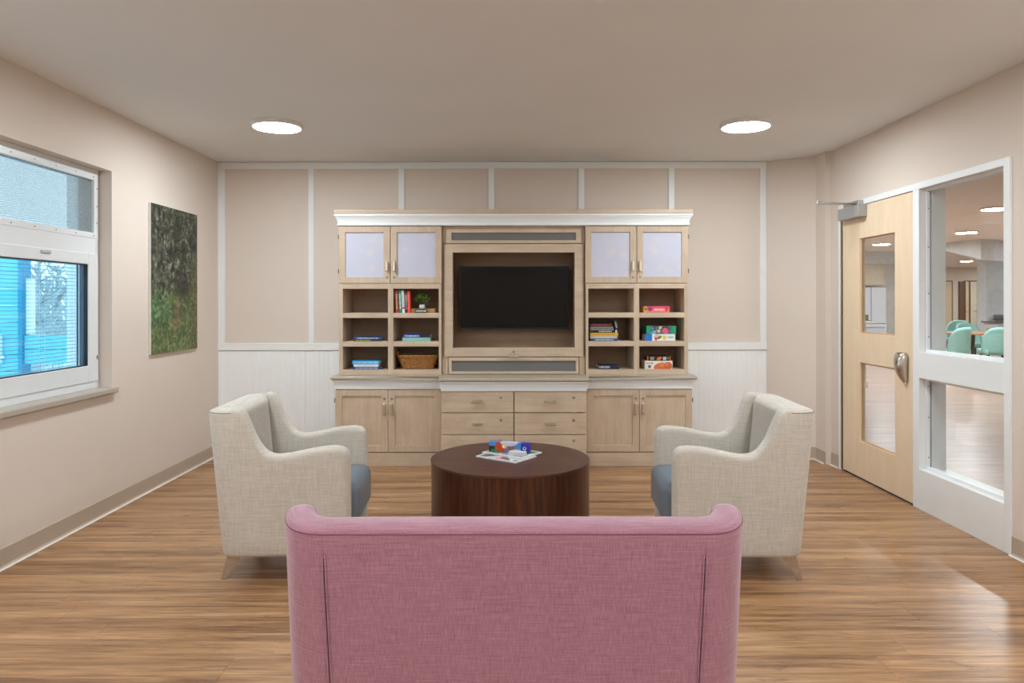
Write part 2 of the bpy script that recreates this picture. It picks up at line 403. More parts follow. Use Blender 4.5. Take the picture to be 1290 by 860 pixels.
DY0, DY1, DZ1 = MY1+0.004, FY1-0.055, 2.076
door = thing('door_1', (XR, DY1, 0), 'pale maple veneer door with two glass lights and lever paddle', 'door'); door['kind'] = 'structure'
DX = (XR-0.002, XR+0.043)
gy0, gy1 = 4.946, 5.445
bx('lock_stile', DX, (DY0, gy0), (0.012, DZ1), M_maple, door, 0.001)
bx('hinge_stile', DX, (gy1, DY1), (0.012, DZ1), M_maple, door, 0.001)
M_mapley = M_maple
for z0, z1 in ((0.012, 0.286), (0.886, 1.108), (1.828, DZ1)): bx('rail', DX, (gy0, gy1), (z0, z1), M_maple, door, 0.0008)
M_bead_edge = wood('maple_glass_bead', (206, 160, 116), (224, 184, 144), 'z', 0.4)
for z0, z1 in ((0.286, 0.886), (1.108, 1.828)):
    yframe('glass_bead', (XR+0.010, XR+0.016), (gy0, gy1), (z0, z1), 0.010, 0.010, 0.010, 0.010, M_bead_edge, door, 0.001)
    bx('glass_pane', (XR+0.018, XR+0.024), (gy0, gy1), (z0, z1), glass('clear_glass'), door)
hg = bx('continuous_hinge', (XR-0.010, XR+0.03), (DY1+0.002, DY1+0.019), (0.012, DZ1), plain('hinge_bronze', (120, 104, 84), 0.4, 0.7), door, 0.001)
for i in range(26):
    bx('hinge_knuckle', (XR-0.014, XR-0.009), (DY1+0.004, DY1+0.016), (0.03+i*0.079, 0.06+i*0.079), plain('knuckle_grey', (170, 160, 146), 0.35, 0.8), hg)
# hospital paddle handle
pl = []
for i in range(15):
    u = i/14; ang = -0.25+u*2.0
    pl.append((u, 0.10*(1-u)**1.0))
def paddle():
    v, f = [], []; n = 16
    for i in range(n+1):
        u = i/n
        z = 0.088-0.205*u                                 # from the top of the hood to the tip
        wid = 0.058*(1-u)**0.55*min(1, (u+0.05)*6)**0.5+0.006     # half width along y
        cy = -0.004-0.035*u**1.5
        out = 0.066*math.sin(PI*min(1, 0.22+u*0.70))
        for k in range(9):
            a = PI*k/8
            v.append((-0.004-out*math.sin(a)**0.7, cy+wid*math.cos(a), z))
    for i in range(n):
        for k in range(8): f.append((i*9+k, i*9+k+1, (i+1)*9+k+1, (i+1)*9+k))
    f.append(tuple(range(9))); f.append(tuple(n*9+k for k in range(9))[::-1])
    for i in range(n): f.append((i*9+8, i*9, (i+1)*9, (i+1)*9+8))
    me = mesh('paddle', v, f, True); return me
M_chrome = plain('satin_chrome', (206, 200, 194), 0.18, 1.0, var=0.03)
add('paddle_handle', paddle(), M_chrome, door, Vector((XR-0.002, 4.835, 0.915))-WL[door.name])
bx('latch_plate', (XR-0.0035, XR+0.04), (DY0-0.003, DY0+0.001), (0.86, 1.0), M_nickel, door)
# door closer, mounted on the hinge side with its double arm
cl = bx('closer_body', (XR-0.070, XR-0.002), (5.325, 5.66), (1.985, 2.075), plain('closer_silver', (172, 174, 176), 0.4, 0.4, var=0.03), door, 0.006, 2); cl['label'] = 'silver grey closer box with folded double arm'
arm_m = plain('closer_arm', (176, 172, 168), 0.35, 0.6)
co = WL[cl.name]
add('closer_arm', tube_mesh([Vector((2.645, 5.40, 2.085))-co, Vector((2.31, 5.33, 2.083))-co], 0.008, 8), arm_m, cl)
add('closer_arm', tube_mesh([Vector((2.31, 5.33, 2.092))-co, Vector((2.655, 5.56, 2.105))-co], 0.007, 8), arm_m, cl)
bx('arm_bracket', (2.628, 2.668), (5.36, 5.60), (2.075, 2.112), arm_m, cl, 0.003)
add('arm_pivot', lathe_mesh([(0.011, -0.012), (0.011, 0.018), (0.006, 0.02)], 12), arm_m, cl, Vector((2.31, 5.33, 2.085))-co)

# ------------------------------------------------------------------ ceiling disc lights
M_lamp = emit('lamp_diffuser', LAMP, (0.86, 0.952, 1.0, 1))
M_rim = plain('lamp_rim_white', (232, 230, 226), 0.4, var=0.01)
rim_me = lathe_mesh([(0.150, 0.0), (0.176, 0.0), (0.174, -0.024), (0.166, -0.031), (0.160, -0.031), (0.150, -0.026)], 48); rim_me.materials.append(M_rim)
dif_me = lathe_mesh([(0.161, -0.024), (0.161, -0.0305), (0.10, -0.0325), (0.02, -0.0335)], 48); dif_me.materials.append(M_lamp)
def lamp(x, y, label, cat='ceiling light', group='round ceiling lights', rim=rim_me, dif=dif_me, z=ZC):
    t = thing('ceiling_light', (x, y, z), label, cat, group)
    add('rim', rim, None, t); add('diffuser', dif, None, t); return t
lamp(-1.608, 4.976, 'round white surface light on the ceiling above the left armchair')
lamp(1.657, 4.976, 'round white surface light on the ceiling above the right armchair')
for yy in (2.62, 0.30, -1.9):
    for xx, s in ((-1.608, 'left'), (1.657, 'right')):
        lamp(xx, yy, {2.62: 'round ceiling light overhead just %s of the pink loveseat', 0.30: 'round ceiling light over the viewer on the %s side', -1.9: 'round ceiling light farthest behind the viewer on the %s side'}[yy] % s)

# ================================================================== MEDIA WALL UNIT
M_cab = wood('maple_cabinet_vertical', (188, 165, 141), (215, 194, 170), 'z', 0.42, 0.9, 0.5)
M_cabx = wood('maple_cabinet_horizontal', (188, 165, 141), (215, 194, 170), 'x', 0.42, 0.9, 0.55)
M_cabin_shaded = wood('maple_cabinet_inside_shaded', (140, 114, 91), (164, 136, 111), 'x', 0.5, 0.9, 0.4)  # inside maple toned darker; the shade in the recesses is put into it
M_counter = plain('counter_greige', (178, 166, 148), 0.3, var=0.04, scale=90)
M_panel = None
t = NT('frosted_lavender_panel')
vv = t.n('ShaderNodeTexVoronoi'); vv.inputs['Scale'].default_value = 11.0; t.l(t.shifted(t.coords((1, 0, 1))), vv.inputs['Vector'])
d = t.ramp(vv.outputs['Distance'], [(0.36, (1, 1, 1, 1)), (0.42, (0, 0, 0, 1))])
pick = t.ramp(t.noise(t.shifted(t.coords((1, 1, 1))), 9.0, 1), [(0.45, (0, 0, 0, 1)), (0.55, (1, 1, 1, 1))])
colp = t.mix(t.math('MULTIPLY', t.math('MULTIPLY', d, pick), 0.6), lin((199, 199, 215)), lin((212, 206, 208)))
M_panel = t.fin(colp, 0.35)
t = NT('speaker_grille_cloth')
wv = t.noise(t.coords((500, 1, 500)), 1.0, 1)
M_grille = t.fin(t.ramp(wv, [(0.4, lin((106, 104, 102))), (0.6, lin((128, 126, 124)))]), 0.85, 0, 0.2)
CXC = 0.046
ZUF, ZBF, ZCF, ZUC = 5.955, 5.864, 5.718, 5.985
def handle_v(parent, x, y, z0, z1):
    bxs('handle', [((x-0.010, x+0.010), (y-0.026, y-0.016), (z0, z1)), ((x-0.010, x+0.010), (y-0.018, y), (z1-0.014, z1)), ((x-0.010, x+0.010), (y-0.018, y), (z0, z0+0.014))], M_nickel, parent, 0.003)
def handle_h(parent, x, y, z, half=0.042):
    bxs('handle', [((x-half, x+half), (y-0.026, y-0.016), (z-0.012, z+0.012)), ((x-half, x-half+0.014), (y-0.018, y), (z-0.007, z+0.007)), ((x+half-0.014, x+half), (y-0.018, y), (z-0.007, z+0.007))], M_nickel, parent, 0.003)
lock_me = lathe_mesh([(0.010, 0), (0.010, 0.004), (0.006, 0.0055)], 16); lock_me.materials.append(plain('lock_steel', (146, 144, 144), 0.35, 0.5))
def lock(parent, x, y, z):
    o = add('lock', lock_me, None, parent, Vector((x, y, z))-WL[parent.name], (PI/2, 0, 0))
def hinge(parent, x, y, z, s):
    bx('hinge', (x, x+s*0.008), (y+0.004, y+0.02), (z-0.018, z+0.018), plain('hinge_dark', (90, 80, 70), 0.4, 0.7), parent)
def shaker_door(parent, X, Z, yf, th, rail, panel_m, hx, hz0, hz1, lx_z, rec=0.010, outer=0, pm='panel'):
    """framed door: frame part with recessed panel, handle, lock"""
    d = frame('door', X, (yf, yf+th), Z, rail, rail, rail, rail, M_cab, parent, 0.0015)
    WL[d.name] = WL[parent.name]
    bx(pm, (X[0]+rail-0.004, X[1]-rail+0.004), (yf+rec, yf+rec+0.006), (Z[0]+rail-0.004, Z[1]-rail+0.004), panel_m, d)
    handle_v(d, hx, yf, hz0, hz1); lock(d, hx, yf, lx_z)
    if outer:
        hx0 = X[0] if outer < 0 else X[1]
        for zz in (Z[0]+0.10, Z[1]-0.09): hinge(d, hx0, yf, zz, outer)
    return d
def mirror(X, s): return X if s < 0 else (2*CXC-X[1], 2*CXC-X[0])
def mpt(x, s): return x if s < 0 else 2*CXC-x

for s, side in ((-1, 'left'), (1, 'right')):
    # --- base cupboard
    X0, X1 = mirror((-1.419, -0.535), s)
    u = thing('base_cabinet', ((X0+X1)/2, (ZBF+YB)/2, 0), 'maple two door base cupboard under the %s bookshelf' % side, 'cabinet', 'maple base cupboards of the media wall')
    e = 0.001
    bxs('carcass', [((X0, X0+0.018), (ZBF+0.022, YB-0.02), (0.118, 0.636)), ((X1-0.018, X1), (ZBF+0.022, YB-0.02), (0.118, 0.636)),
                    ((X0+0.018, X1-0.018), (ZBF+0.024, YB-0.02), (0.118, 0.136)), ((X0+0.018, X1-0.018), (YB-0.03, YB-0.02), (0.136, 0.636)),
                    ((X0+0.018, X1-0.018), (ZBF+0.024, YB-0.02), (0.618, 0.636))], M_cab, u)
    bx('kick_board', (X0+0.004, X1-0.004), (ZBF+0.004, ZBF+0.022), (0.0, 0.112), M_cabx, u, 0.001)
    doorsX = [(-1.419, -0.9870), (-0.9835, -0.556)]
    for i, dx in enumerate(doorsX):
        dX = mirror(dx, s); hx = mpt(-1.0155 if i == 0 else -0.9555, s)
        shaker_door(u, dX, (0.1185, 0.632), ZBF, 0.021, 0.054, M_cab, hx, 0.428, 0.518, 0.557, outer=(s if i == 0 else 0))
    bx('filler_strip', mirror((-0.5555, -0.535), s), (ZBF, ZBF+0.02), (0.1185, 0.636), M_cab, u, 0.001)
    # --- upper cabinet with six pigeon holes
    X0, X1 = mirror((-1.4094, -0.5558), s)
    YB2 = 6.30
    u = thing('shelf_cabinet', ((X0+X1)/2, (ZUF+YB)/2, 0.742), 'maple bookshelf with two lavender panelled doors %s of the television' % side, 'shelf cabinet', 'maple shelf cabinets of the media wall')
    zs = [0.7425, 0.7843, 0.9782, 1.0205, 1.217, 1.2587, 1.4598, 1.502]
    side_t = 0.033; st = [(-1.4094, -1.3764), (-1.0012, -0.9568), (-0.5777, -0.5558)]
    for k, stx in enumerate(st):
        bx('upright', mirror(stx, s), (ZUF, YB2), (0.7425, 1.502), M_cab, u, 0.001)
    for k in range(4):
        bx('shelf', mirror((-1.3764, -1.0012), s), (ZUF+0.0005, YB2), (zs[2*k], zs[2*k+1]), M_cabx, u, 0.001)
        bx('shelf', mirror((-0.9568, -0.5777), s), (ZUF+0.0005, YB2), (zs[2*k], zs[2*k+1]), M_cabx, u, 0.001)
    bx('back_panel', mirror((-1.4094, -0.5558), s), (YB2, YB2+0.012), (0.7425, 1.502), M_cabin_shaded, u)
    bxs('upper_box', [(mirror((-1.4094, -1.389), s), (ZUF+0.022, YB2+0.012), (1.504, 1.983)), (mirror((-0.576, -0.5558), s), (ZUF+0.022, YB2+0.012), (1.504, 1.983)),
                      (mirror((-1.389, -0.576), s), (ZUF+0.022, YB2+0.012), (1.965, 1.983)), (mirror((-1.389, -0.576), s), (ZUF+0.022, YB2+0.012), (1.504, 1.52))], M_cab, u)
    for i, dx in enumerate([(-1.4085, -0.9835), (-0.9785, -0.5525)]):
        dX = mirror(dx, s); hx = mpt(-1.0085 if i == 0 else -0.9490, s)
        shaker_door(u, dX, (1.5055, 1.9815), ZUF-0.001, 0.021, 0.052, M_panel, hx, 1.605, 1.690, 1.555, rec=0.012, outer=(s if i == 0 else 0), pm='frosted_panel')

# --- centre drawer unit
u = thing('drawer_cabinet', (CXC, (ZCF+YB)/2, 0), 'maple drawer unit with six drawers behind the round table', 'cabinet')
X0, X1 = -0.5340, 0.6262
bxs('carcass', [((X0, X0+0.018), (ZCF+0.02, YB-0.02), (0.09, 0.636)), ((X1-0.018, X1), (ZCF+0.02, YB-0.02), (0.09, 0.636)),
                ((X0+0.018, X1-0.018), (ZCF+0.06, YB-0.02), (0.09, 0.108)), ((X0+0.018, X1-0.018), (YB-0.03, YB-0.02), (0.108, 0.636)), ((CXC-0.009, CXC+0.009), (ZCF+0.07, YB-0.03), (0.108, 0.636))], M_cab, u)
bx('kick_board', (X0, X1), (ZCF+0.004, ZCF+0.02), (0.0, 0.088), M_cabx, u, 0.001)
for i, (z0, z1) in enumerate(((0.4640, 0.6330), (0.2900, 0.4580), (0.0925, 0.2840))):
    for a, b in ((X0, CXC-0.0025), (CXC+0.0025, X1)):
        dr = bx('drawer', (a+0.001, b-0.001), (ZCF, ZCF+0.02), (z0, z1), M_cabx, u, 0.0015)
        m_ = (a+b)/2
        handle_h(dr, m_, ZCF, (0.555, 0.376, 0.19)[i]); lock(dr, m_+0.187, ZCF, (0.585, 0.404, 0.24)[i])
        for q in (-0.19, 0.19):
            bx('pull_tab', (m_+q-0.018, m_+q+0.018), (ZCF-0.003, ZCF+0.01), (z0-0.001, z0+0.006), M_cabx, dr, 0.001)
# --- counter top and the white moulding below it
ct = thing('countertop', (CXC, 6.0, 0.71), 'long greige countertop stepping forward over the centre drawers', 'countertop')
def slab(name, pts, z0, z1, m, parent, bev):
    bm = bmesh.new(); o = WL[parent.name]
    lo = [bm.verts.new((x-o.x, y-o.y, z0-o.z)) for x, y in pts]; hi = [bm.verts.new((x-o.x, y-o.y, z1-o.z)) for x, y in pts]
    n = len(pts); bm.faces.new(lo[::-1]); bm.faces.new(hi)
    for i in range(n): bm.faces.new((lo[i], lo[(i+1) % n], hi[(i+1) % n], hi[i]))
    if bev: bmesh.ops.bevel(bm, geom=[e for e in bm.edges if abs(e.verts[0].co.z-e.verts[1].co.z) < 1e-6], offset=bev, segments=4, affect='EDGES', profile=0.5)
    return add(name, bm_mesh(name, bm), m, parent)
def stepped(ov, off=0.0):
    xo, xi, yf, yc = 1.465+ov, 0.5805+ov*0.5, ZBF-ov, ZCF-ov
    return [(CXC-xo, YB-0.025), (CXC-xo, yf), (CXC-xi-0.01, yf), (CXC-xi, yc), (CXC+xi, yc), (CXC+xi+0.01, yf), (CXC+xo, yf), (CXC+xo, YB-0.025)]
slab('counter_slab', stepped(0.034), 0.712, 0.742, M_counter, ct, 0.012)
md = slab('white_moulding', stepped(0.006), 0.6365, 0.7115, M_white, ct, 0.0)
slab('moulding_bead', stepped(0.018), 0.694, 0.7118, M_white, ct, 0.004)
# --- crown over everything
cr = thing('crown_moulding', (CXC, 6.1, 1.984), 'white crown moulding with maple top board over the media wall', 'moulding')
def crown_mesh():
    prof = [(0.0, 0.0), (0.012, 0.002), (0.012, 0.015), (0.006, 0.018), (0.008, 0.034), (0.014, 0.054), (0.023, 0.070), (0.024, 0.077), (0.032, 0.079), (0.032, 0.096)]
    y1 = YB-0.022; v, f = [], []
    for o, z in prof:
        xo = 1.4555+o; yf = ZUF-0.004-o
        v += [(-xo, y1-6.1, z), (-xo, yf-6.1, z), (xo, yf-6.1, z), (xo, y1-6.1, z)]
    n = len(prof)
    for i in range(n-1):
        for k in range(4): f.append((i*4+k, i*4+(k+1) % 4, (i+1)*4+(k+1) % 4, (i+1)*4+k))
    f.append((0, 1, 2, 3)); f.append(tuple((n-1)*4+k for k in range(4)))
    bm = bmesh.new(); bm.from_mesh(mesh('c', v, f)); return bm_mesh('crown', bm)
add('crown', crown_mesh(), M_white, cr)
bx('top_board', (CXC-1.490, CXC+1.490), (ZUF-0.038, YB-0.022), (2.0805, 2.116), M_cabx, cr, 0.004)

# --- centre television housing
tv = thing('television_cabinet', (CXC, 6.15, 0.7425), 'maple television housing with speaker panels above and below', 'cabinet')
X0, X1 = -0.5520, 0.6440
cav = (6.325)
bxs('housing', [((X0, X0+0.02), (ZUC+0.02, cav+0.01), (0.7425, 1.983)), ((X1-0.02, X1), (ZUC+0.02, cav+0.01), (0.7425, 1.983)),
                ((X0+0.02, X1-0.02), (ZUC+0.01, cav), (1.958, 1.983)), ((X0+0.02, X1-0.02), (ZUC+0.02, cav), (0.7425, 0.755)),
                ((X0+0.02, X1-0.02), (ZUC+0.03, cav), (0.875, 0.893)), ((X0+0.02, X1-0.02), (ZUC+0.03, cav), (1.84, 1.858))], M_cab, tv)
bx('back_panel', (X0+0.02, X1-0.02), (cav-0.012, cav), (0.893, 1.84), M_cabin_shaded, tv)
for a, b in ((X0, -0.504), (0.597, X1)):      # side reveals beside the speaker panels
    bx('reveal_strip', (a, b), (ZUC+0.006, ZUC+0.02), (0.7425, 0.892), M_cab, tv, 0.001)
    bx('reveal_strip', (a, b), (ZUC+0.012, ZUC+0.024), (1.842, 1.958), M_cab, tv, 0.001)
k6 = ZUC/F
def PX(p): return (p-VX)*k6
def PZ(p): return CH-(p-VY)*k6
for nm, xa, xb, ya, yb, ga, gb, gc, gd in (('upper', 562, 732.5, 288, 306.3, 569, 725.7, 293, 302.5), ('lower', 565, 729, 450, 470.7, 569, 725.2, 454.4, 467.7)):
    sp = frame('speaker_panel', (PX(xa), PX(xb)), (ZUC, ZUC+0.02), (PZ(yb), PZ(ya)), PX(ga)-PX(xa), PX(xb)-PX(gb), PZ(gd)-PZ(yb), PZ(ya)-PZ(gc), M_cabx, tv, 0.001)
    WL[sp.name] = WL[tv.name]
    bx('grille', (PX(ga)-0.003, PX(gb)+0.003), (ZUC+0.010, ZUC+0.014), (PZ(gd)-0.003, PZ(gc)+0.003), M_grille, sp)
td = frame('flip_door_frame', (PX(559.7), PX(735)), (ZUC-0.004, ZUC+0.02), (PZ(449), PZ(307.3)), PX(570.5)-PX(559.7), PX(735)-PX(723.8), PZ(437.7)-PZ(449), PZ(307.3)-PZ(318), M_cabx, tv, 0.0015)
WL[td.name] = WL[tv.name]
handle_h(td, PX(647), ZUC-0.004, PZ(447.7), 0.044); lock(td, PX(647), ZUC-0.004, PZ(442.7))
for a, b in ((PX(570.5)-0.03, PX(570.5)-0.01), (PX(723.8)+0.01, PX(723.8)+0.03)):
    bx('cavity_lining', (a, b), (ZUC+0.021, cav-0.013), (0.8935, 1.8395), M_cabin_shaded, tv)

# --- the television itself
tk = 6.20/F; TXc = (648.1-VX)*tk; tz0 = CH-(415.0-VY)*tk; tz1 = CH-(335.2-VY)*tk; tw = 137.2*tk/2
tel = thing('television', (TXc, 6.20, tz0), 'black flat screen television, switched off, in the maple housing', 'television')
t = NT('tv_screen'); M_scr = t.fin((0.005, 0.0045, 0.004, 1), 0.25, 0, 0.2)
bx('screen', (TXc-tw+0.008, TXc+tw-0.008), (6.2005, 6.206), (tz0+0.016, tz1-0.008), M_scr, tel)
frame('bezel', (TXc-tw, TXc+tw), (6.197, 6.225), (tz0, tz1), 0.009, 0.009, 0.017, 0.009, plain('tv_bezel_black', (14, 13, 12), 0.35), tel, 0.001)
bx('rear_shell', (TXc-tw+0.02, TXc+tw-0.02), (6.21, 6.27), (tz0+0.03, tz1-0.03), plain('tv_back_black', (22, 21, 20), 0.6), tel, 0.006)
bx('wall_mount', (TXc-0.15, TXc+0.15), (6.27, 6.311), (tz0+0.15, tz1-0.15), plain('mount_black', (18, 18, 18), 0.5), tel)

# ================================================================== BOOKS, BOXES AND ORNAMENTS ON THE SHELVES
def spine_mat(name, base, ink, x0, x1, h=0.35, size=0.006, sec=None, vert=False):
    """book colour with a line of print-like strokes between x0 and x1 of the spine"""
    t = NT(name); c = t.xyz(); ax = c[2] if vert else c[0]; oth = c[0] if vert else c[2]
    st = t.n('ShaderNodeTexNoise', noise_dimensions='1D'); st.inputs['Scale'].default_value = 1/size; st.inputs['Detail'].default_value = 1.0
    t.l(ax, st.inputs['W'])
    ik = t.math('GREATER_THAN', st.outputs[0], 0.46)
    m = t.math('MULTIPLY', t.math('GREATER_THAN', ax, x0), t.math('LESS_THAN', ax, x1))
    m = t.math('MULTIPLY', m, t.math('LESS_THAN', t.math('ABSOLUTE', oth), h))
    col = t.mix(t.math('MULTIPLY', t.math('MULTIPLY', m, ik), 0.85), lin(base), lin(ink))
    if sec:
        a, b, cc = sec
        m2 = t.math('MULTIPLY', t.math('GREATER_THAN', ax, a), t.math('LESS_THAN', ax, b)); col = t.mix(m2, col, lin(cc))
    return t.fin(col, 0.4)
M_paper = plain('book_paper', (226, 220, 206), 0.8, var=0.04, scale=120)
SK = 6.0/F
def SX(p): return (p-VX)*SK
def book_flat(px0, px1, zb, th, depth, base, ink, label, group, ix=(-0.35, 0.35), yf=5.985, sec=None, rz=0.0, name='book'):
    """book lying flat, spine to the room"""
    w_ = SX(px1)-SX(px0)
    t = thing(name, ((SX(px0)+SX(px1))/2, yf, zb), label, 'book', group, rz)
    cm = spine_mat('cover_'+label[:24], base, ink, ix[0]*w_, ix[1]*w_, th*0.22, 0.004, (sec[0]*w_, sec[1]*w_, sec[2]) if sec else None)
    me = boxes_mesh([((-w_/2, w_/2), (0, 0.004), (-th/2, th/2)), ((-w_/2, w_/2), (0.004, depth), (-th/2, -th/2+0.0025)), ((-w_/2, w_/2), (0.004, depth), (th/2-0.0025, th/2))])
    add('cover', me, cm, t, (0, 0, th/2))
    add('pages', boxes_mesh([((-w_/2+0.004, w_/2-0.004), (0.004, depth-0.004), (-th/2+0.0025, th/2-0.0025))]), M_paper, t, (0, 0, th/2))
    return t
def book_up(px, zb, wid, h, depth, base, ink, label, group, lean=0.0, ix=(-0.35, 0.35), sec=None, yf=5.985):
    """book standing with its spine to the room, leaning about the depth axis"""
    t = thing('book', (SX(px), yf, zb), label, 'book', group); t.rotation_euler = (0, lean, 0)
    cm = spine_mat('cover_'+label[:24], base, ink, ix[0]*h, ix[1]*h, wid*0.22, 0.004, (sec[0]*h, sec[1]*h, sec[2]) if sec else None, True)
    me = boxes_mesh([((-wid/2, wid/2), (0, 0.004), (-h/2, h/2)), ((-wid/2, -wid/2+0.0025), (0.004, depth), (-h/2, h/2)), ((wid/2-0.0025, wid/2), (0.004, depth), (-h/2, h/2))])
    add('cover', me, cm, t, (0, 0, h/2))
    add('pages', boxes_mesh([((-wid/2+0.0025, wid/2-0.0025), (0.004, depth-0.004), (-h/2+0.004, h/2-0.004))]), M_paper, t, (0, 0, h/2))
    return t
F1, F2, F3 = 1.2587, 1.0205, 0.7843           # shelf floors, top to bottom
g = 'books on the media wall shelves'
# top right hole of the left bookshelf
def lean_at(px, zb, wid): return zb + abs(math.sin(-0.07))*wid/2
L_ = -0.045
book_up(500.6, F1+0.001, 0.025, 0.186, 0.14, (178, 30, 44), (230, 200, 150), 'dark red hardback, first of the upright books', g, L_)
book_up(505.0, F1+0.001, 0.025, 0.188, 0.14, (24, 134, 104), (226, 236, 226), 'green hardback standing between red and white books', g, L_)
book_up(508.7, F1+0.0007, 0.020, 0.188, 0.14, (226, 230, 236), (120, 124, 132), 'white hardback with pink marks among the upright books', g, L_, sec=(-0.33, -0.25, (226, 40, 110)))
book_up(512.2, F1+0.0007, 0.021, 0.176, 0.13, (52, 42, 44), (190, 176, 170), 'grey and black book standing beside the orange spine', g, -0.035, sec=(0.05, 0.36, (140, 132, 132)))
book_up(515.4, F1+0.0005, 0.021, 0.182, 0.135, (246, 74, 56), (250, 120, 90), 'bright orange-red book, last of the upright books', g, -0.02)
# wooden domino box, black book, potted plant
wbx = thing('wooden_box', (SX(532.5), 6.035, F1), 'small tan wooden box lying behind the black book under the plant', 'box')
add('body', box_mesh(0.205, 0.07, 0.028, 0.002), wood('tan_box_wood', (176, 128, 76), (206, 160, 100), 'x', 0.5), wbx, (0, 0.01, 0.0142))
add('lid', box_mesh(0.207, 0.072, 0.006, 0.001), wood('tan_lid_wood', (190, 140, 84), (214, 170, 110), 'x', 0.5), wbx, (0, 0.01, 0.0314))
book_flat(523.0, 538.2, F1+0.0003, 0.031, 0.035, (22, 22, 24), (220, 222, 226), 'small black book with pale lettering under the potted plant', g, (-0.42, 0.45), 5.972)
pt = thing('potted_plant', (SX(531.3), 6.035, F1+0.0347), 'small leafy green plant in a silvery white pot', 'potted plant')
add('pot', lathe_mesh([(0.016, 0), (0.024, 0.004), (0.027, 0.016), (0.025, 0.028), (0.022, 0.034), (0.019, 0.034), (0.019, 0.028)], 24), plain('pot_glaze', (206, 212, 218), 0.15), pt)
add('soil', lathe_mesh([(0.0185, 0.026), (0.0185, 0.029), (0.004, 0.030)], 16), plain('soil', (52, 40, 30), 0.9), pt)
lv, lf, st = [], [], []
for i in range(260):
    a = random.uniform(0, 2*PI); el = random.uniform(-0.45, 1.45); R = random.uniform(0.6, 1.0)
    c = Vector((0.072*R*math.cos(a)*math.cos(el), 0.046*R*math.sin(a)*math.cos(el), 0.078+0.050*R*math.sin(el)))
    d = Vector((random.uniform(-1, 1), random.uniform(-1, 0.6), random.uniform(-.2, 1))).normalized(); q = d.cross(Vector((0.3, 0.2, 1))).normalized(); n = d.cross(q)
    L, W_ = random.uniform(0.009, 0.014), random.uniform(0.004, 0.006); b0 = len(lv)
    lv += [c-d*L, c+q*W_+n*0.001, c+d*L, c-q*W_+n*0.001]; lf += [(b0, b0+1, b0+2), (b0, b0+2, b0+3)]
t = NT('leaf_green'); M_leaf = t.fin(t.ramp(t.noise(t.coords(), 90.0, 1), [(0.35, lin((46, 84, 30))), (0.65, lin((132, 176, 74)))]), 0.5)
fo = add('foliage', mesh('foliage', lv, lf), M_leaf, pt); fo['kind'] = 'stuff'
for i in range(7):
    a = i*0.9
    add('stem', tube_mesh([(0.004*math.cos(a), 0.004*math.sin(a), 0.03), (0.015*math.cos(a), 0.012*math.sin(a), 0.06), (0.040*math.cos(a), 0.026*math.sin(a), 0.098)], 0.0014, 5), plain('stem_green', (70, 92, 44), 0.6), pt)
# middle holes, left bookshelf
book_flat(446.6, 480.0, F2+0.0002, 0.0165, 0.15, (38, 44, 42), (190, 200, 70), 'dark book with yellow-green lettering, bottom of the two blue-black books', g, (-0.45, 0.12))
book_flat(446.0, 479.8, F2+0.0169, 0.0185, 0.15, (36, 74, 138), (214, 224, 240), 'mid blue book lying on the dark book with yellow-green lettering', g, (-0.38, 0.42))
book_flat(507.0, 542.2, F2+0.0002, 0.031, 0.16, (134, 190, 182), (150, 204, 196), 'pale teal hardback lying below the blue and black book', g)
book_flat(508.5, 541.7, F2+0.0314, 0.026, 0.15, (34, 66, 166), (210, 222, 244), 'blue and black book lying on the pale teal hardback', g, (-0.44, 0.1), sec=(0.13, 0.5, (28, 28, 34)))
# bottom left hole
book_flat(445.0, 479.2, F3+0.0002, 0.023, 0.15, (26, 62, 118), (206, 216, 232), 'navy book at the bottom of the bright blue stack', g, (-0.42, 0.42))
book_flat(446.0, 477.2, F3+0.0234, 0.0195, 0.15, (224, 226, 230), (196, 200, 206), 'white book in the middle of the bright blue stack', g)
book_flat(444.0, 478.5, F3+0.0431, 0.031, 0.155, (36, 160, 222), (190, 228, 246), 'bright sky-blue book on top of the white book', g, (-0.44, 0.44))
# wicker basket, bottom right hole of the left bookshelf
bk = thing('wicker_basket', (SX(525.3), 6.09, F3), 'honey brown woven wicker basket on the lowest shelf', 'basket')
t = NT('wicker'); M_wick = t.fin(t.ramp(t.noise(t.coords((60, 60, 160)), 1.0, 2), [(0.3, lin((112, 66, 28))), (0.7, lin((196, 138, 72)))]), 0.55)
def rrect(hx, hy, n, e=4.0):
    out = []
    for i in range(n):
        a = 2*PI*i/n; c, s_ = math.cos(a), math.sin(a)
        r = (abs(c)**e+abs(s_)**e)**(-1/e); out.append((hx*r*c, hy*r*s_))
    return out
v, f = [], []; NR, NC = 19, 176
for j in range(NR):
    u_ = j/(NR-1); pts = rrect(0.132+0.038*u_, 0.070+0.022*u_, NC)
    for i, (x, y) in enumerate(pts):
        d_ = 0.0042*math.sin(2*PI*i/5.5+(PI if (j//2) % 2 else 0))*(1 if j % 2 else 0.35)
        L = math.hypot(x, y); v.append((x*(1+d_/L), y*(1+d_/L), 0.004+0.098*u_))
for j in range(NR-1):
    for i in range(NC): f.append((j*NC+i, j*NC+(i+1) % NC, (j+1)*NC+(i+1) % NC, (j+1)*NC+i))
f.append(tuple(range(NC))[::-1])
add('woven_body', mesh('basket', v, f, True), M_wick, bk)
for k, z in enumerate((0.104, 0.113)):
    pp = rrect(0.1735+0.002*k, 0.0955+0.001*k, 96)
    add('rim_braid', tube_mesh([(x, y, z+0.0022*math.sin(i*2*PI/6+k*PI)) for i, (x, y) in enumerate(pp)], 0.0058, 6, True), M_wick, bk)
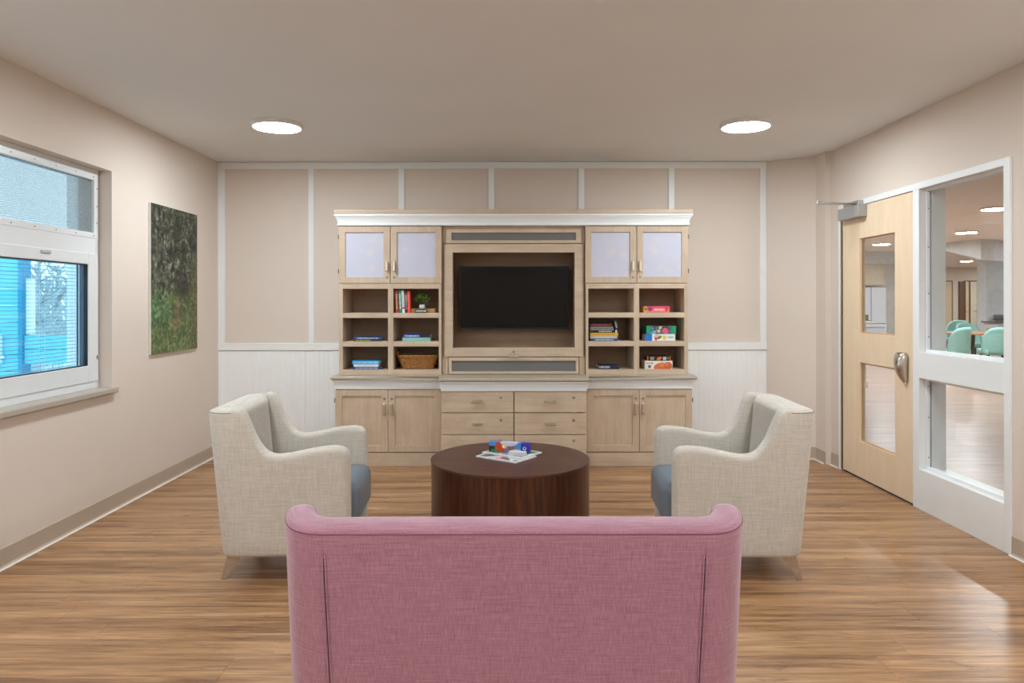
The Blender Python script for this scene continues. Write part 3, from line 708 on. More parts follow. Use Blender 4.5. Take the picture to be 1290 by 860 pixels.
for sx in (-1, 1):
    add('handle', tube_mesh([(sx*(0.166+0.006*math.sin(PI*i/10)), 0.04*math.cos(PI*i/10), 0.108+0.032*math.sin(PI*i/10)) for i in range(11)], 0.0045, 6), M_wick, bk)

# right bookshelf
def zone(t, col, c, x0, x1, z0, z1, cc):
    m = t.math('MULTIPLY', t.math('MULTIPLY', t.math('GREATER_THAN', c[0], x0), t.math('LESS_THAN', c[0], x1)), t.math('MULTIPLY', t.math('GREATER_THAN', c[2], z0), t.math('LESS_THAN', c[2], z1)))
    return t.mix(m, col, lin(cc))
def disc(t, col, c, x, z, r, cc, sx=1.0):
    a = t.math('MULTIPLY', t.math('SUBTRACT', c[0], x), sx); b = t.math('SUBTRACT', c[2], z)
    d_ = t.math('ADD', t.math('MULTIPLY', a, a), t.math('MULTIPLY', b, b)); return t.mix(t.math('LESS_THAN', d_, r*r), col, lin(cc))
def game_box(name, px0, px1, zb, h, depth, base, prims, label, group, yf=5.99, speck=None, ink=None):
    """cardboard box with a printed front; prims in fractions of width and height, origin at the middle:
    ('z', x0, x1, z0, z1, colour) rectangles and ('d', x, z, r, colour, stretch) spots (r in heights)"""
    w_ = SX(px1)-SX(px0); t_ = thing(name, ((SX(px0)+SX(px1))/2, yf, zb), label, 'box', group)
    t = NT('print_'+label[:24]); c = t.xyz(); col = lin(base)
    if speck:
        a, b, cols = speck
        vo = t.n('ShaderNodeTexVoronoi'); vo.inputs['Scale'].default_value = 62.0
        wp = t.n('ShaderNodeVectorMath', operation='ADD'); nn = t.n('ShaderNodeTexNoise'); nn.inputs['Scale'].default_value = 60.0
        sm = t.n('ShaderNodeVectorMath', operation='SCALE'); sm.inputs['Scale'].default_value = 0.02; t.l(nn.outputs['Color'], sm.inputs[0])
        co_ = t.coords((1, 0.2, 1)); t.l(co_, nn.inputs['Vector']); t.l(co_, wp.inputs[0]); t.l(sm.outputs[0], wp.inputs[1]); t.l(wp.outputs[0], vo.inputs['Vector'])
        sp = t.n('ShaderNodeSeparateColor'); t.l(vo.outputs['Color'], sp.inputs[0])
        pc = t.ramp(sp.outputs[0], [(i/len(cols), lin(cc)) for i, cc in enumerate(cols)], 'CONSTANT')
        m = t.math('MULTIPLY', t.math('GREATER_THAN', c[0], a*w_), t.math('LESS_THAN', c[0], b*w_))
        col = t.mix(m, col, pc)
    for p in prims:
        if p[0] == 'z': col = zone(t, col, c, p[1]*w_, p[2]*w_, p[3]*h, p[4]*h, p[5])
        else: col = disc(t, col, c, p[1]*w_, p[2]*h, p[3]*h, p[4], p[5] if len(p) > 5 else 1.0)
    if ink:                        # a line of print-like strokes
        x0, x1, z0, z1, cc = ink
        st = t.n('ShaderNodeTexNoise', noise_dimensions='1D'); st.inputs['Scale'].default_value = 240; st.inputs['Detail'].default_value = 1.0; t.l(c[0], st.inputs['W'])
        ik = t.math('GREATER_THAN', st.outputs[0], 0.47)
        m = t.math('MULTIPLY', t.math('MULTIPLY', t.math('GREATER_THAN', c[0], x0*w_), t.math('LESS_THAN', c[0], x1*w_)), t.math('MULTIPLY', t.math('GREATER_THAN', c[2], z0*h), t.math('LESS_THAN', c[2], z1*h)))
        col = t.mix(t.math('MULTIPLY', m, ik), col, lin(cc))
    mm = t.fin(col, 0.35)
    add('tray', box_mesh(w_-0.006, depth-0.006, h-0.002, 0.001), plain('box_card', (206, 202, 194), 0.7), t_, (0, depth/2, h/2+0.0001))
    add('lid', box_mesh(w_, depth, h-0.001, 0.001), mm, t_, (0, depth/2, h/2+0.0006))
    return t_
gg = 'game and puzzle boxes on the right bookshelf'
game_box('game_box', 810.5, 843.3, F1, 0.052, 0.15, (240, 112, 104), [('z', -.5, .5, 0, .5, (232, 78, 112)), ('z', -.5, -.37, -.5, .5, (232, 150, 60)), ('d', -.42, 0.05, .26, (70, 140, 80)), ('d', -.25, .05, .36, (150, 50, 112)), ('z', .34, .42, -.3, .4, (220, 50, 96))], 'pink and orange game box alone on the upper right shelf', gg, ink=(-.1, .3, -.18, .12, (250, 220, 210)))
book_flat(743.5, 777.5, F2+0.0002, 0.021, 0.16, (34, 66, 118), (220, 228, 240), 'navy blue book at the bottom of the tall mixed stack', g, (-0.35, 0.35))
book_flat(743.2, 777.0, F2+0.0214, 0.020, 0.16, (188, 186, 180), (208, 204, 190), 'pale grey book just under the yellow book', g)
book_flat(743.2, 778.3, F2+0.0416, 0.027, 0.165, (222, 172, 44), (190, 140, 30), 'mustard yellow book in the middle of the tall stack', g, (-0.42, 0.4))
book_flat(743.6, 777.5, F2+0.0688, 0.023, 0.16, (24, 22, 22), (224, 222, 220), 'black book with white lettering lying on the yellow book', g, (-0.2, 0.3), sec=(0.42, 0.48, (220, 220, 222)))
book_flat(743.4, 772.5, F2+0.0920, 0.026, 0.155, (150, 144, 140), (60, 50, 50), 'grey book in the upper part of the tall stack', g, (-0.48, 0.48))
book_flat(743.4, 771.0, F2+0.1182, 0.030, 0.15, (34, 26, 28), (170, 60, 66), 'black book with red lettering topping the tall stack', g, (-0.40, 0.42))
book_up(777.2, F2+0.0932, 0.030, 0.082, 0.12, (26, 24, 26), (180, 176, 174), 'small black book leaning upright on top of the tall stack', g, -0.22, (-0.3, 0.35))
game_box('puzzle_box', 813.0, 850.3, F2, 0.057, 0.17, (232, 236, 238), [('z', -.5, -.28, -.5, .5, (34, 116, 206)), ('d', -.12, .1, .36, (222, 190, 160), .8), ('d', -.15, -.2, .24, (190, 96, 70)), ('d', -.05, -.05, .2, (110, 84, 66)), ('d', 0.0, .1, .2, (86, 150, 90)), ('d', .13, -.05, .30, (244, 200, 60))], 'blue and white puzzle box below the green one', gg, ink=(.24, .44, -.12, .16, (120, 180, 150)))
game_box('puzzle_box', 814.0, 851.3, F2+0.0573, 0.069, 0.17, (24, 152, 116), [('d', -.24, -.3, .22, (90, 180, 220)), ('d', .13, -.1, .34, (224, 92, 124), .9), ('d', -.04, .25, .16, (226, 206, 96)), ('d', -.08, -.15, .2, (200, 196, 170))], 'green edged puzzle box with busy multicoloured picture', gg, speck=(-.35, .33, [(58, 60, 92), (84, 110, 160), (190, 180, 110), (62, 66, 100), (70, 120, 90), (120, 90, 130), (50, 44, 60)]))
book_flat(753.0, 779.7, F3+0.0002, 0.036, 0.14, (24, 32, 60), (200, 206, 216), 'navy blue paperback lying alone on the lowest shelf', g, (-0.46, 0.05), name='paperback')
game_box('puzzle_box', 812.0, 846.8, F3, 0.069, 0.17, (234, 224, 208), [('d', .12, -.35, .62, (208, 108, 66), .62), ('d', .34, -.1, .46, (202, 100, 58), .9), ('d', .12, .02, .3, (222, 132, 90)), ('d', .3, .1, .26, (216, 124, 84)), ('d', -.33, -.2, .19, (96, 98, 150))], 'cream and burnt orange puzzle box on the lowest shelf', gg, ink=(-.44, -.2, .1, .3, (150, 140, 130)))
game_box('puzzle_box', 814.8, 844.3, F3+0.0693, 0.039, 0.14, (40, 32, 30), [('z', -.5, -.46, -.5, .5, (226, 92, 50)), ('z', .46, .5, -.5, .5, (226, 92, 50)), ('z', -.36, -.2, -.3, .3, (150, 146, 144)), ('d', .02, 0, .34, (242, 116, 36)), ('d', .09, .12, .2, (242, 116, 36)), ('d', -.05, -.14, .2, (242, 116, 36)), ('z', .18, .32, -.34, .34, (180, 190, 200)), ('d', .4, 0, .2, (130, 126, 120))], 'black and orange puzzle box on top of the cream one', gg)

# ================================================================== FURNITURE
def lerp_tab(tab, x):
    if x <= tab[0][0]: return tab[0][1]
    for (a, ya), (b, yb) in zip(tab, tab[1:]):
        if x <= b:
            u = (x-a)/(b-a); return ya+(yb-ya)*u
    return tab[-1][1]
def smooth_tab(tab, x):
    """Catmull-Rom through the table"""
    n = len(tab)
    if x <= tab[0][0]: return tab[0][1]
    if x >= tab[-1][0]: return tab[-1][1]
    for i in range(n-1):
        a, b = tab[i], tab[i+1]
        if x <= b[0]:
            p0 = tab[max(i-1, 0)]; p3 = tab[min(i+2, n-1)]; u = (x-a[0])/(b[0]-a[0]); dx = b[0]-a[0]
            m0 = (b[1]-p0[1])/max(1e-6, b[0]-p0[0])*dx if i > 0 else 0
            m1 = (p3[1]-a[1])/max(1e-6, p3[0]-a[0])*dx if i < n-2 else 0
            return (2*u**3-3*u*u+1)*a[1]+(u**3-2*u*u+u)*m0+(-2*u**3+3*u*u)*b[1]+(u**3-u*u)*m1
# arm/wing height against distance from the arm front (metres)
HT = [(0.0, 0.618), (0.012, 0.632), (0.03, 0.644), (0.055, 0.650), (0.09, 0.651), (0.16, 0.644), (0.23, 0.630), (0.30, 0.617), (0.35, 0.614), (0.39, 0.624), (0.42, 0.650), (0.448, 0.690), (0.47, 0.737), (0.488, 0.785), (0.502, 0.822), (0.516, 0.840), (0.535, 0.844), (0.60, 0.840), (0.70, 0.837)]
DEP = 0.695; HB = 0.837; Z0 = 0.123; TH = 0.090
def lean(y, z):
    """backward lean of the shell: none at the front, most at the back"""
    wgt = max(0.0, min(1.0, (-0.13-y)/0.17)); wgt = wgt*wgt*(3-2*wgt)
    return -0.072*wgt*(z-Z0)/(HB-Z0)
def taper(z): return 1-0.045*(1-min(1, (z-Z0)/(HB-Z0)))**1.2
def shell_path(W):
    RC = 0.085 if W < 0.9 else 0.135
    hw = W/2; yb = -DEP/2+0.072; yf = DEP/2; P = []     # path of the outer face at floor level, front right -> back -> front left
    ds = [0.0, 0.003, 0.008, 0.015, 0.024, 0.035]
    ys = [yf-d for d in ds]; y = yf-0.035
    while y > yb+RC+0.006: y -= 0.0085; ys.append(y)
    for yy in ys: P.append((hw, yy, 1.0, 0.0, yf-yy))
    for i in range(1, 13):
        a = (PI/2)*i/12; P.append((hw-RC+RC*math.cos(a), yb+RC-RC*math.sin(a), math.cos(a), -math.sin(a), 9))
    n = max(8, int((W-2*RC)/0.03))
    right = P[:]; mid = [(hw-RC-(W-2*RC)*i/n, yb, 0.0, -1.0, 9) for i in range(1, n)]
    left = [(-x, y, -nx, ny, d) for x, y, nx, ny, d in reversed(right)]
    return right+mid+left
def th_of(W): return TH if W < 0.9 else 0.072
def shell_mesh(W):
    P = shell_path(W); v, f = [], []; NS = None
    for x, y, nx, ny, d in P:
        h = smooth_tab(HT, d) if d < 5 else HB
        rr = 0.035; ins = rr-math.sqrt(max(0, rr*rr-(rr-d)**2)) if d < rr else 0.0
        t_ = th_of(W)
        sec = []
        o0, o1 = ins, t_-ins; hh = h-ins*0.8; zb = Z0+ins*0.5
        sec += [(o0+0.012, zb), (o0+0.003, zb+0.005), (o0, zb+0.018)]
        zt = hh-(o1-o0)*0.36
        for k in range(1, 9): sec.append((o0, zb+0.018+(zt-zb-0.018)*k/9))
        for k in range(0, 13):
            a = PI*k/12; sec.append((o0+(o1-o0)*(1-math.cos(a))/2, zt+(hh-zt)*math.sin(a)**0.75))
        for k in range(1, 8): sec.append((o1, zt-(zt-0.2)*k/8))
        sec += [(o1, 0.19), (o1, zb)]
        NS = len(sec)
        for o, z in sec:
            px, py = x-nx*o, y-ny*o
            v.append((px*taper(z), py+lean(py, z), z))
    n = len(P)
    for i in range(n-1):
        for k in range(NS):
            q = (k+1) % NS; f.append((i*NS+k, i*NS+q, (i+1)*NS+q, (i+1)*NS+k))
    f.append(tuple(range(NS))); f.append(tuple((n-1)*NS+k for k in range(NS))[::-1])
    bm = bmesh.new(); bm.from_mesh(mesh('s', v, f)); return bm_mesh('shell', bm, True)
def outer_pt(x, y, nx, ny, z, o=0.0):
    px, py = x-nx*o, y-ny*o
    return Vector((px*taper(z), py+lean(py, z), z))
def cushion_mesh(sx, sy, sz, bev, crown=0.012):
    bm = bmesh.new(); bmesh.ops.create_cube(bm, size=1.0); bmesh.ops.scale(bm, vec=(sx, sy, sz), verts=bm.verts)
    bmesh.ops.bevel(bm, geom=bm.edges[:], offset=bev, segments=5, affect='EDGES', profile=0.5)
    big = [f for f in bm.faces if f.calc_area() > 0.3*sx*sy*0.4 and abs(f.normal.z) > 0.9]
    bmesh.ops.subdivide_edges(bm, edges=list({e for f in big for e in f.edges}), cuts=7, use_grid_fill=True)
    for v in bm.verts:
        if v.co.z > sz*0.49:
            v.co.z += crown*max(0, 1-(2*v.co.x/sx)**2)*max(0, 1-(2*v.co.y/sy)**2)
    return bm_mesh('cushion', bm, True)
M_seat = plain('blue_grey_vinyl', (112, 122, 132), 0.45, var=0.04, scale=30, bump=0.08, bscale=500)
M_leg = plain('leg_brushed_nickel', (190, 178, 162), 0.3, 0.75, var=0.06, scale=40)
def leg_mesh(dy):
    """tapered blade leg splayed outwards (dy = +1 front, -1 back)"""
    t = 0.011; v = []
    top = [(-0.046, 0), (0.046, 0)]; bot = [(0.055, 0), (0.078, 0)]
    for xx in (-t/2, t/2):
        v += [(xx, dy*-0.040, Z0+0.006), (xx, dy*0.040, Z0+0.006), (xx*0.8, dy*0.072, 0.0), (xx*0.8, dy*0.050, 0.0)]
    f = [(0, 1, 2, 3), (7, 6, 5, 4), (0, 4, 5, 1), (1, 5, 6, 2), (2, 6, 7, 3), (3, 7, 4, 0)]
    bm = bmesh.new(); bm.from_mesh(mesh('l', v, f)); bmesh.ops.bevel(bm, geom=bm.edges[:], offset=0.0015, segments=1, affect='EDGES'); return bm_mesh('leg', bm)
def seat_furniture(name, W, loc, rz, m_fab, m_seat, label, cat, group, nseat, tagside):
    t = thing(name, loc, label, cat, group, rz)
    sh = add('upholstered_shell', shell_mesh(W), m_fab, t)
    P = shell_path(W)
    # seam running round the top edge of the shell, and two sewn slits on the back
    pts = []
    for x, y, nx, ny, d in P:
        if d > 5 or d > 0.53: pts.append(outer_pt(x, y, nx, ny, HB-0.0185, 0.0010))
    m_seam = plain(m_fab.name+'_seam', (132, 84, 100) if 'pink' in m_fab.name else (150, 140, 130), 0.9)
    add('top_seam', tube_mesh(pts, 0.0016, 6), m_seam, sh)
    yb = -DEP/2+0.072
    for s in (-1, 1):
        xs = s*(W/2-(0.095 if W < 0.9 else 0.135))
        add('back_seam', tube_mesh([outer_pt(xs, yb, 0, -1, z, -0.0002) for z in (HB-0.024, HB-0.05, HB-0.066)], 0.0009, 5), m_fab, sh)
        for o in (-0.0034, 0.0034):
            add('back_pleat', tube_mesh([outer_pt(xs+o, yb, 0, -1, z, -0.0010) for z in [HB-0.066-(HB-0.066-0.16)*i/10 for i in range(11)]], 0.0024, 6), m_fab, sh)
        add('back_slit', tube_mesh([outer_pt(xs, yb, 0, -1, z, -0.0006) for z in [HB-0.074-(HB-0.074-0.16)*i/10 for i in range(11)]], 0.0014, 6), plain(m_fab.name+'_slit', (74, 44, 50) if 'pink' in m_fab.name else (120, 108, 98), 0.9), sh)
    # inner back pad
    iw = W-2*th_of(W)
    bmv, bf = [], []; nx_ = 14
    zz = [0.40+(HB-0.055-0.40)*k/10 for k in range(11)]+[HB-0.038, HB-0.024, HB-0.012, HB-0.004]; nz_ = len(zz)-1
    cut = {nz_: 0.040, nz_-1: 0.016, nz_-2: 0.005, nz_-3: 0.001}
    for j, z in enumerate(zz):
        yin = yb+th_of(W)+lean(yb+th_of(W), z)
        for i in range(nx_+1):
            u = i/nx_*2-1
            prj = (0.058-0.040*min(1, (z-0.40)/(HB-0.44)))*(1-abs(u)**6*0.7)+0.004-cut.get(j, 0)
            bmv.append((u*(iw/2+0.004)*taper(z), yin+prj, z))
    o_ = len(bmv)
    for j in range(nz_):
        for i in range(nx_): bf.append((j*(nx_+1)+i, j*(nx_+1)+i+1, (j+1)*(nx_+1)+i+1, (j+1)*(nx_+1)+i))
    # back side of the pad (inside the shell)
    for j, z in enumerate(zz):
        for i in (0, nx_): bmv.append((bmv[j*(nx_+1)+i][0], yb+th_of(W)+lean(yb+th_of(W), z)-0.045, z))
    for j in range(nz_): bf.append((o_+2*j, o_+2*j+2, o_+2*j+3, o_+2*j+1))
    bf.append(tuple(range(nx_, -1, -1))+(o_, o_+1)); bf.append(tuple(nz_*(nx_+1)+i for i in range(nx_+1))+(o_+2*nz_+1, o_+2*nz_))
    for s, i in ((0, 0), (1, nx_)):
        for j in range(nz_): bf.append((j*(nx_+1)+i, (j+1)*(nx_+1)+i, o_+2*(j+1)+s, o_+2*j+s))
    bm = bmesh.new(); bm.from_mesh(mesh('p', bmv, bf)); add('back_pad', bm_mesh('back_pad', bm, True), m_fab, t)
    # seat: platform + cushions
    add('seat_base', box_mesh(iw*0.96+0.004, DEP-0.13, 0.10, 0.01), m_fab, t, (0, 0.03, 0.185))
    cw = iw*0.985/nseat
    for k in range(nseat):
        cx = (k-(nseat-1)/2)*cw
        cu = add('seat_cushion', cushion_mesh(cw-0.003, 0.59, 0.215, 0.05), m_seat, t, (cx, 0.085, 0.343))
        pp = [(cx_, cy_) for cx_, cy_ in ((-cw/2+0.02, 0.296), (-cw/2+0.06, 0.2975), (cw/2-0.06, 0.2975), (cw/2-0.02, 0.296))]
    for sx in (-1, 1):
        for dy in (-1, 1):
            add('leg', leg_mesh(dy), M_leg, t, (sx*(W/2-0.075), (DEP/2-0.075 if dy > 0 else -DEP/2+0.072+0.065), 0))
    if tagside:
        p = outer_pt(tagside*W/2, DEP/2-0.485, tagside, 0, 0.742, 0.048)
        add('maker_tag', box_mesh(0.004, 0.010, 0.026), plain('tag_grey', (188, 192, 200), 0.6), t, (p.x, p.y+0.004, p.z-0.012), (0.5, 0, 0))
    return t
M_beige = fabric('beige_linen', (182, 173, 160), (212, 204, 193), 1.25)
M_pink = fabric('pink_weave', (155, 106, 123), (185, 137, 154), 1.4)
gA = 'beige wing armchairs facing each other'
seat_furniture('armchair', 0.66, (-1.131, 3.752, 0), -PI/2+math.radians(3.0), M_beige, M_seat, 'beige linen armchair with grey seat below the framed forest picture', 'armchair', gA, 1, 1)
seat_furniture('armchair', 0.66, (1.157, 3.735, 0), PI/2-math.radians(3.0), M_beige, M_seat, 'beige linen armchair with grey seat beside the maple door', 'armchair', gA, 1, 1)
seat_furniture('loveseat', 1.147, (0.014, 1.972, 0), 0.0, M_pink, M_seat, 'dusty pink loveseat seen from behind, nearest the viewer', 'sofa', None, 2, 0)

# coffee table
tb = thing('coffee_table', (0.011, 4.137, 0), 'round dark walnut drum coffee table in the middle of the seats', 'coffee table')
t = NT('dark_walnut_side')
gx = t.xyz(); an = t.math('ARCTAN2', gx[1], gx[0])
cb = t.n('ShaderNodeCombineXYZ'); t.l(t.math('MULTIPLY', an, 7.0), cb.inputs[0]); t.l(t.math('MULTIPLY', gx[2], 1.2), cb.inputs[2])
gn = t.noise(cb.outputs[0], 2.2, 5, 0.65, 0.4)
M_wside = t.fin(t.ramp(gn, [(0.32, lin((40, 18, 8))), (0.5, lin((66, 32, 16))), (0.7, lin((96, 52, 26)))]), 0.32)
t = NT('dark_walnut_top_lit')
gn = t.noise(t.coords((2.0, 40, 1)), 1.0, 5, 0.6, 0.3)
M_wtop = t.fin(t.ramp(gn, [(0.3, lin((70, 42, 32))), (0.7, lin((98, 64, 52)))]), 0.38)  # same walnut made lighter; glancing light on the top is in the colour
add('drum', lathe_mesh([(0.43, 0.0), (0.43, 0.02), (0.4545, 0.021), (0.4545, 0.436)], 96), M_wside, tb)
add('table_top', lathe_mesh([(0.4555, 0.4362), (0.457, 0.438), (0.457, 0.4485), (0.4555, 0.45)], 96), M_wtop, tb)

# magazines, cards and puzzle on the coffee table
yaw = math.atan2(0.172, -0.232)+PI       # long side direction
def magazine(cx, cy, z, label, cols, seed):
    t_ = thing('magazine', (cx, cy, z), label, 'magazine', 'magazines on the coffee table', yaw)
    t = NT('magazine_cover_%d' % seed)
    vo = t.n('ShaderNodeTexVoronoi'); vo.inputs['Scale'].default_value = 16.0; t.l(t.coords((1, 1, 1), (seed, 0, 0)), vo.inputs['Vector'])
    sp = t.n('ShaderNodeSeparateColor'); t.l(vo.outputs['Color'], sp.inputs[0])
    c = t.xyz(); m = t.math('MULTIPLY', t.math('LESS_THAN', t.math('ABSOLUTE', c[0]), 0.128), t.math('LESS_THAN', t.math('ABSOLUTE', c[1]), 0.088))
    mm = t.fin(t.mix(m, lin((226, 226, 226)), t.ramp(sp.outputs[0], [(i/len(cols), lin(q)) for i, q in enumerate(cols)], 'CONSTANT')), 0.3)
    add('pages', box_mesh(0.286, 0.206, 0.006, 0.0005), plain('magazine_pages', (228, 228, 226), 0.7), t_, (0, 0, 0.0034))
    add('cover', box_mesh(0.289, 0.209, 0.0012), mm, t_, (0, 0, 0.0072)); return t_
magazine(-0.012, 4.139, 0.4502, 'lower white edged magazine on the walnut coffee table', [(210, 214, 212), (196, 90, 130), (80, 84, 92), (224, 226, 226)], 1)
magazine(0.0225, 4.207, 0.4582, 'upper magazine with green cover under the puzzle box', [(120, 150, 110), (60, 140, 76), (206, 206, 204), (180, 160, 130), (150, 150, 150)], 2)
t_ = thing('puzzle_box', (0.010, 4.215, 0.4662), 'colourful blue and red puzzle box standing on the magazines', 'box', None, -math.radians(16))
t = NT('puzzle_print'); c = t.xyz(); col = lin((70, 140, 214))
col = zone(t, col, c, -0.2, -0.085, -0.03, 0.004, (20, 36, 30)); col = zone(t, col, c, -0.11, -0.03, -0.03, -0.014, (30, 130, 70))
col = disc(t, col, c, -0.05, 0.002, 0.030, (196, 70, 46), 0.8); col = disc(t, col, c, -0.028, 0.006, 0.014, (240, 206, 60)); col = disc(t, col, c, -0.034, 0.004, 0.006, (244, 240, 230))
col = zone(t, col, c, -0.005, 0.035, -0.03, 0.03, (150, 92, 84)); col = disc(t, col, c, 0.0, 0.035, 0.028, (196, 200, 220), 0.5)
col = disc(t, col, c, 0.05, -0.028, 0.022, (214, 200, 190), 0.6); col = zone(t, col, c, 0.073, 0.2, -0.03, 0.03, (52, 48, 160))
col = disc(t, col, c, 0.095, -0.002, 0.011, (220, 224, 240)); col = disc(t, col, c, 0.095, 0.0, 0.006, (52, 48, 160))
mm = t.fin(col, 0.3)
add('lid', box_mesh(0.246, 0.045, 0.056, 0.001), mm, t_, (0, 0, 0.0290))
add('tray', box_mesh(0.240, 0.020, 0.052, 0.001), plain('grey_card', (176, 176, 174), 0.7), t_, (0, 0.018, 0.0290))
t_ = thing('card_stack', (0.052, 4.128, 0.4662), 'small white stack of cards in front of the puzzle box', 'cards', None, -math.radians(16))
for k in range(5):
    add('card', box_mesh(0.106-0.002*k, 0.044, 0.0034, 0.0004), plain('white_card', (204, 206, 214), 0.5, var=0.02), t_, (0.002*(k % 2), 0.001*k, 0.0020+0.0037*k), (0, 0, 0.03*(k % 3-1)))

# framed forest picture
pic = thing('canvas_picture', (XL, 5.48, 1.52), 'tall canvas picture of a green forest path on the left wall', 'picture')
py0, py1, pz0, pz1 = 5.104, 5.862, 0.972, 2.064
bx('canvas_block', (XL+0.002, XL+0.019), (py0, py1), (pz0, pz1), plain('canvas_edge', (228, 226, 220), 0.7), pic, 0.001)
t = NT('forest_print'); c = t.xyz()
U = t.math('ADD', t.math('DIVIDE', c[1], 0.758), 0.5); V = t.math('ADD', t.math('DIVIDE', c[2], 1.092), 0.5)
n1 = t.noise(t.coords((1, 1, 1)), 34.0, 5, 0.75, 0.5); n2 = t.noise(t.coords((1, 22, 3.5)), 1.0, 4, 0.6, 0.5); n4 = t.noise(t.coords((1, 1, 1), (3, 7, 1)), 11.0, 3, 0.6, 1.0); n3 = t.noise(t.coords((1, 1, 1)), 5.0, 3, 0.55, 0.4)
top = t.ramp(t.math('ADD', t.math('MULTIPLY', n1, 0.42), t.math('ADD', t.math('MULTIPLY', n2, 0.2), t.math('MULTIPLY', n4, 0.38))), [(0.42, lin((20, 23, 17))), (0.485, lin((48, 51, 40))), (0.55, lin((90, 93, 76))), (0.63, lin((158, 162, 148)))])
nm = t.math('ADD', t.math('MULTIPLY', n1, 0.6), t.math('MULTIPLY', n4, 0.4))
bot = t.ramp(nm, [(0.36, lin((44, 56, 28))), (0.5, lin((84, 102, 56))), (0.62, lin((146, 158, 104)))])
leftb = t.ramp(nm, [(0.38, lin((22, 36, 22))), (0.5, lin((72, 104, 62))), (0.62, lin((140, 170, 124)))])
grn = t.math('ADD', t.math('SUBTRACT', 0.47, V), t.math('MULTIPLY', t.math('SUBTRACT', n3, 0.5), 0.35))
fg = t.ramp(grn, [(0.0, (0, 0, 0, 1)), (0.12, (1, 1, 1, 1))])
col = t.mix(fg, top, bot)
lm = t.math('MULTIPLY', fg, t.ramp(t.math('ADD', U, t.math('MULTIPLY', n3, 0.3)), [(0.42, (1, 1, 1, 1)), (0.56, (0, 0, 0, 1))]))
lm = t.math('MULTIPLY', lm, t.ramp(V, [(0.14, (0, 0, 0, 1)), (0.24, (1, 1, 1, 1))])); col = t.mix(lm, col, leftb)
dk = t.math('MULTIPLY', t.ramp(t.math('ABSOLUTE', t.math('SUBTRACT', U, 0.62)), [(0.05, (1, 1, 1, 1)), (0.22, (0, 0, 0, 1))]), t.ramp(t.math('ABSOLUTE', t.math('SUBTRACT', V, 0.45)), [(0.03, (1, 1, 1, 1)), (0.12, (0, 0, 0, 1))]))
col = t.mix(t.math('MULTIPLY', dk, 0.75), col, lin((24, 26, 18)))
pc = t.math('ADD', 0.47, t.math('MULTIPLY', t.math('POWER', t.math('MAXIMUM', t.math('SUBTRACT', V, 0.10), 0.0), 1.3), 0.45))
hw = t.math('ADD', 0.030, t.math('MULTIPLY', t.math('SUBTRACT', 0.36, V), 0.22))
pm = t.math('MULTIPLY', t.math('LESS_THAN', t.math('ABSOLUTE', t.math('SUBTRACT', U, pc)), t.math('ADD', hw, t.math('MULTIPLY', t.math('SUBTRACT', n1, 0.5), 0.05))), t.math('MULTIPLY', t.math('LESS_THAN', V, 0.36), t.ramp(V, [(0.10, (0, 0, 0, 1)), (0.2, (1, 1, 1, 1))])))
col = t.mix(t.math('MULTIPLY', pm, 0.7), col, t.ramp(nm, [(0.4, lin((92, 74, 58))), (0.6, lin((140, 116, 94)))]))
rb = t.math('MULTIPLY', t.ramp(U, [(0.76, (0, 0, 0, 1)), (0.88, (1, 1, 1, 1))]), t.ramp(V, [(0.5, (1, 1, 1, 1)), (0.75, (0, 0, 0, 1))]))
col = t.mix(t.math('MULTIPLY', rb, 0.8), col, t.ramp(n1, [(0.36, lin((40, 44, 26))), (0.52, lin((96, 98, 62))), (0.72, lin((150, 148, 106)))]))
bx('print', (XL+0.0191, XL+0.0201), (py0+0.001, py1-0.001), (pz0+0.001, pz1-0.001), t.fin(col, 0.55), pic)

# ================================================================== THE HALL BEYOND THE GLASS
HX0, HX1, HY0, HY1 = XR+0.15, 20.0, -3.0, 26.0
M_hall_floor = floor_material('hall_vinyl_plank_hazed', [(140, 112, 96), (170, 142, 126), (186, 160, 144), (200, 176, 160), (130, 104, 90)], 0.3)  # paler, pinker planks; the reflection haze is put into their tones
hf = struct(bx('hall_floor', (HX0, HX1), (HY0, HY1), (-0.1, 0), M_hall_floor))
hc = struct(bx('hall_ceiling', (HX0, HX1), (HY0, HY1), (ZC, ZC+0.1), plain('hall_ceiling_paint', (240, 233, 224), 0.85, var=0.01)))
M_hw = plain('hall_wall_paint', (214, 202, 188), 0.8, var=0.02)
struct(bx('wall_hall_far', (HX0-0.2, HX1+0.2), (HY1, HY1+0.15), (0, ZC), M_hw))
struct(bx('wall_hall_right', (HX1, HX1+0.15), (HY0, HY1), (0, ZC), M_hw))
struct(bx('wall_hall_near', (HX0-0.1, HX1+0.2), (HY0-0.15, HY0), (0, ZC), M_hw))
struct(bx('wall_hall_left', (HX0-0.15, HX0), (YB+0.18, HY1), (0, ZC), M_hw))
M_hlamp = emit('hall_lamp_diffuser', HALL_LAMP, (0.95, 0.98, 1.0, 1))
hdif = lathe_mesh([(0.165, -0.024), (0.165, -0.0305), (0.10, -0.0325), (0.02, -0.0335)], 32); hdif.materials.append(M_hlamp)
hrim = lathe_mesh([(0.15, 0.0), (0.18, 0.0), (0.178, -0.024), (0.17, -0.031), (0.164, -0.031), (0.15, -0.026)], 32); hrim.materials.append(M_rim)
gl_ = 'round ceiling lights in the hall'
